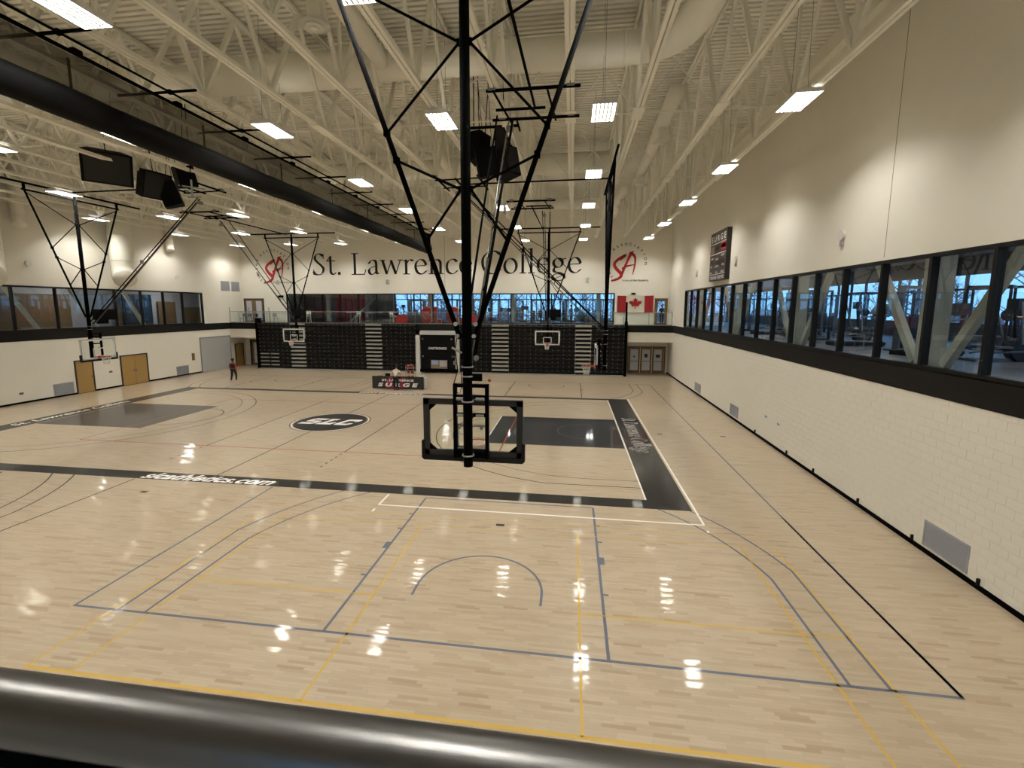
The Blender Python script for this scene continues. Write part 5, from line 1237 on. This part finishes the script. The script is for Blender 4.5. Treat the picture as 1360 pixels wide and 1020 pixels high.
person('person walking away near the left doors in a black vest with red sleeves', (-25.36, 31.56, 0), PI + .1,
       J0(knL=(-.09, -.16, .52), anL=(-.09, -.14, .10), toL=(-.09, -.27, .045), knR=(.10, .05, .50), anR=(.10, .20, .13), toR=(.11, .09, .05), elL=(-.27, .1, 1.13), wrL=(-.29, .14, .9), haL=(-.29, .13, .83), elR=(.27, -.02, 1.13), wrR=(.29, -.14, .93), haR=(.29, -.17, .87)), cl_black, cl_red, cl_black, skin_d, True, True, 1.02)
person('person in a white shirt and black trousers bending at the padded table', (-11.85, 29.9, 0), PI,
       J0(pel=(0, .03, .94), spi=(0, 0, 1.12), che=(0, -.06, 1.31), nec=(0, -.12, 1.45), hd=(0, -.19, 1.58), shL=(-.185, -.09, 1.39), shR=(.185, -.09, 1.39), elL=(-.24, -.18, 1.14), wrL=(-.19, -.38, 1.02), haL=(-.18, -.45, 1.0), elR=(.25, -.2, 1.14), wrR=(.26, -.4, 1.02), haR=(.26, -.47, 1.0)), cl_white, cl_white, cl_black, skin, False, True, 1.0, shoes=cl_black)
person('dark clothed person seen through the glass of the right balcony door', (7.75, 42.3, 4.16), .3, J0(), cl_black, cl_black, cl_black, skin_d, True, True)
person('person in a reddish top leaning on a machine behind the near right glazing', (10.9, 11.1, 4.15), -PI / 2 + .1,
       J0(spi=(0, -.06, 1.12), che=(0, -.2, 1.28), nec=(0, -.32, 1.38), hd=(0, -.44, 1.46), shL=(-.185, -.22, 1.35), shR=(.185, -.22, 1.35), elL=(-.24, -.4, 1.18), wrL=(-.22, -.62, 1.15), haL=(-.21, -.69, 1.14), elR=(.24, -.4, 1.18), wrR=(.22, -.62, 1.15), haR=(.21, -.69, 1.14)), mat('cloth_rust', rgb(120, 66, 56), .8), mat('cloth_rust', rgb(120, 66, 56), .8), cl_black)
person('person in dark clothes exercising behind the second near right window', (11.4, 12.9, 4.15), -PI / 2 - .3, J0(hd=(0, -.05, 1.61), elL=(-.26, -.15, 1.2), wrL=(-.2, -.36, 1.25), haL=(-.19, -.43, 1.26), elR=(.26, -.15, 1.2), wrR=(.2, -.36, 1.25), haR=(.19, -.43, 1.26)), cl_grey, cl_grey, cl_black)
person('person in pale top standing among the machines left of the standing letters', (-17.2, 44.0, 4.15), .2, J0(), mat('cloth_pale', rgb(170, 190, 205), .8), mat('cloth_pale', rgb(170, 190, 205), .8), cl_black)
person('person in dark clothes behind the far glazing near the flag', (-.1, 44.0, 4.15), 1.0, J0(), cl_grey, cl_grey, cl_black)

# ------------------------------------------------------------------ scorer's table with padded front
tb = thing('scorers_table', 'long black padded table lettered in white, standing beyond the court border', 'table', (-11.86, 30.6, 0))
TX0, TX1 = -13.72, -10.02
part('front_pad', MB().box(TX0, TX1, 30.28, 30.36, .04, .90), mat('pad_black', rgb(34, 32, 32), .5), tb, True)
part('table_top', MB().box(TX0 + .05, TX1 - .05, 30.36, 31.0, .72, .78), mat('top_pale', rgb(190, 186, 176), .5), tb, True)
part('end_panel', MB().box(TX0 - .03, TX0 + .04, 30.36, 31.0, .04, .8), white, tb, True)
part('end_panel', MB().box(TX1 - .04, TX1 + .05, 30.36, 31.0, .04, .8), gray_l, tb, True)
for x in (TX0 + .2, TX1 - .2):
    for y in (30.45, 30.92): part('leg', MB().tube((x, y, .0), (x, y, .72), .022, 8), steel, tb, True)
bm = MB().prism([(-12.75, .08), (-12.1, .08), (-12.35, .45), (-12.05, .85), (-12.45, .85), (-12.68, .5)], 'y', 30.274, 30.279).prism([(-11.72, .12), (-11.35, .12), (-11.5, .42), (-11.2, .82), (-11.62, .82), (-11.7, .5)], 'y', 30.274, 30.279)
part('printed_emblem', bm, mat('print_pink', rgb(158, 44, 74), .6), tb, True)
part('lettering', place(text_mb('ST. LAWRENCE', 1, bold=.05, fit=(2.3, .15)), (-11.86, 30.268, .63), (1, 0, 0), (0, 0, 1)), white, tb, True)
part('lettering', place(text_mb('SURGE', 1, bold=.06, shear=.2, spacing=1.6, fit=(2.9, .28)), (-11.86, 30.268, .31), (1, 0, 0), (0, 0, 1)), white, tb, True)
solo('monitor', MB().box(-12.85, -12.5, 30.5, 30.55, .82, 1.06).box(-12.75, -12.6, 30.45, 30.6, .78, .82), blackm, 'small black monitor on the padded table left of the bending person', 'monitor')
solo('console', MB().prism([(30.5, .78), (30.85, .78), (30.85, .92), (30.5, .84)], 'x', -10.5, -10.15), gray_l, 'pale control console at the right end of the padded table', 'console')
solo('console', MB().prism([(30.5, .78), (30.8, .78), (30.8, .86), (30.5, .82)], 'x', -13.5, -13.15), blackm, 'flat black console at the left end of the padded table', 'console')
# ball cart
bc = thing('ball_cart', 'metal ball cart standing behind the padded table', 'cart', (-11.35, 31.5, 0))
m_ = MB()
for sx in (-.3, .3):
    for sy in (-.2, .2): m_.tube((sx, sy, .08), (sx, sy, 1.55), .015, 6)
part('cart_frame', m_, steel, bc)
for z in (.55, .95, 1.35):
    part('shelf_rail', MB().tube((-.3, -.2, z), (.3, -.2, z), .012, 6).tube((-.3, .2, z), (.3, .2, z), .012, 6).tube((-.3, 0, z - .01), (.3, 0, z - .01), .012, 6), steel, bc)
part('caster', MB().tube((-.3, -.22, .05), (-.3, -.18, .05), .05, 10).tube((.3, -.22, .05), (.3, -.18, .05), .05, 10).tube((-.3, .18, .05), (-.3, .22, .05), .05, 10).tube((.3, .18, .05), (.3, .22, .05), .05, 10), blackm, bc)
bme = MB().sphere((0, 0, 0), .12, 18, 12).mesh('basketball', ballm, True)
sme = MB()
for ax in range(3):
    sme.path([[(0, .1205 * math.cos(a), .1205 * math.sin(a)), (.1205 * math.cos(a), 0, .1205 * math.sin(a)), (.1205 * math.cos(a), .1205 * math.sin(a), 0)][ax] for a in [2 * PI * i / 20 for i in range(20)]], .003, 4, True)
sme = sme.mesh('seam', blackm)
def ball(lab, c, grp=None):
    o = link('basketball', bme, None, c); o['label'] = lab; o['category'] = 'ball'
    if grp: o['group'] = grp
    link('seam', sme, o); return o
for l, (z, nm_) in enumerate(((.68, 'lowest'), (1.08, 'middle'), (1.48, 'top'))):
    for i, (x, p_) in enumerate(((-.15, 'left'), (.12, 'right'))): ball('dark orange basketball on the ball cart, %s of the %s tier' % (p_, nm_), (-11.35 + x, 31.5, z), 'basketballs on the cart')
ball('lone orange basketball lying on the floor before the right bleachers', (-6.18, 34.48, .12))

# ------------------------------------------------------------------ near balcony and handrail
hr = thing('handrail', 'brushed steel handrail crossing the bottom edge close to the camera', 'handrail', (0, .29, 4.2))
part('tube', MB().tube((-12, .29, 5.284), (8, .29, 5.284), .0265, 48), rail_m, hr, True, True)
part('under_channel', MB().box(-12, 8, .262, .282, 5.215, 5.262), blackm, hr, True)
for x in (-3.2, -1.9, 1.6, 3.2): part('post', MB().box(x - .02, x + .02, .25, .29, 4.2, 5.23), steel, hr, True)
part('glass_pane', MB().box(-12, 8, .266, .276, 4.25, 5.22), gl_guard, hr, True)
struct('balcony_near', MB().box(WL, WR, YN, .32, 3.7, 4.16), mat('slab_concrete', rgb(190, 188, 180), .6))
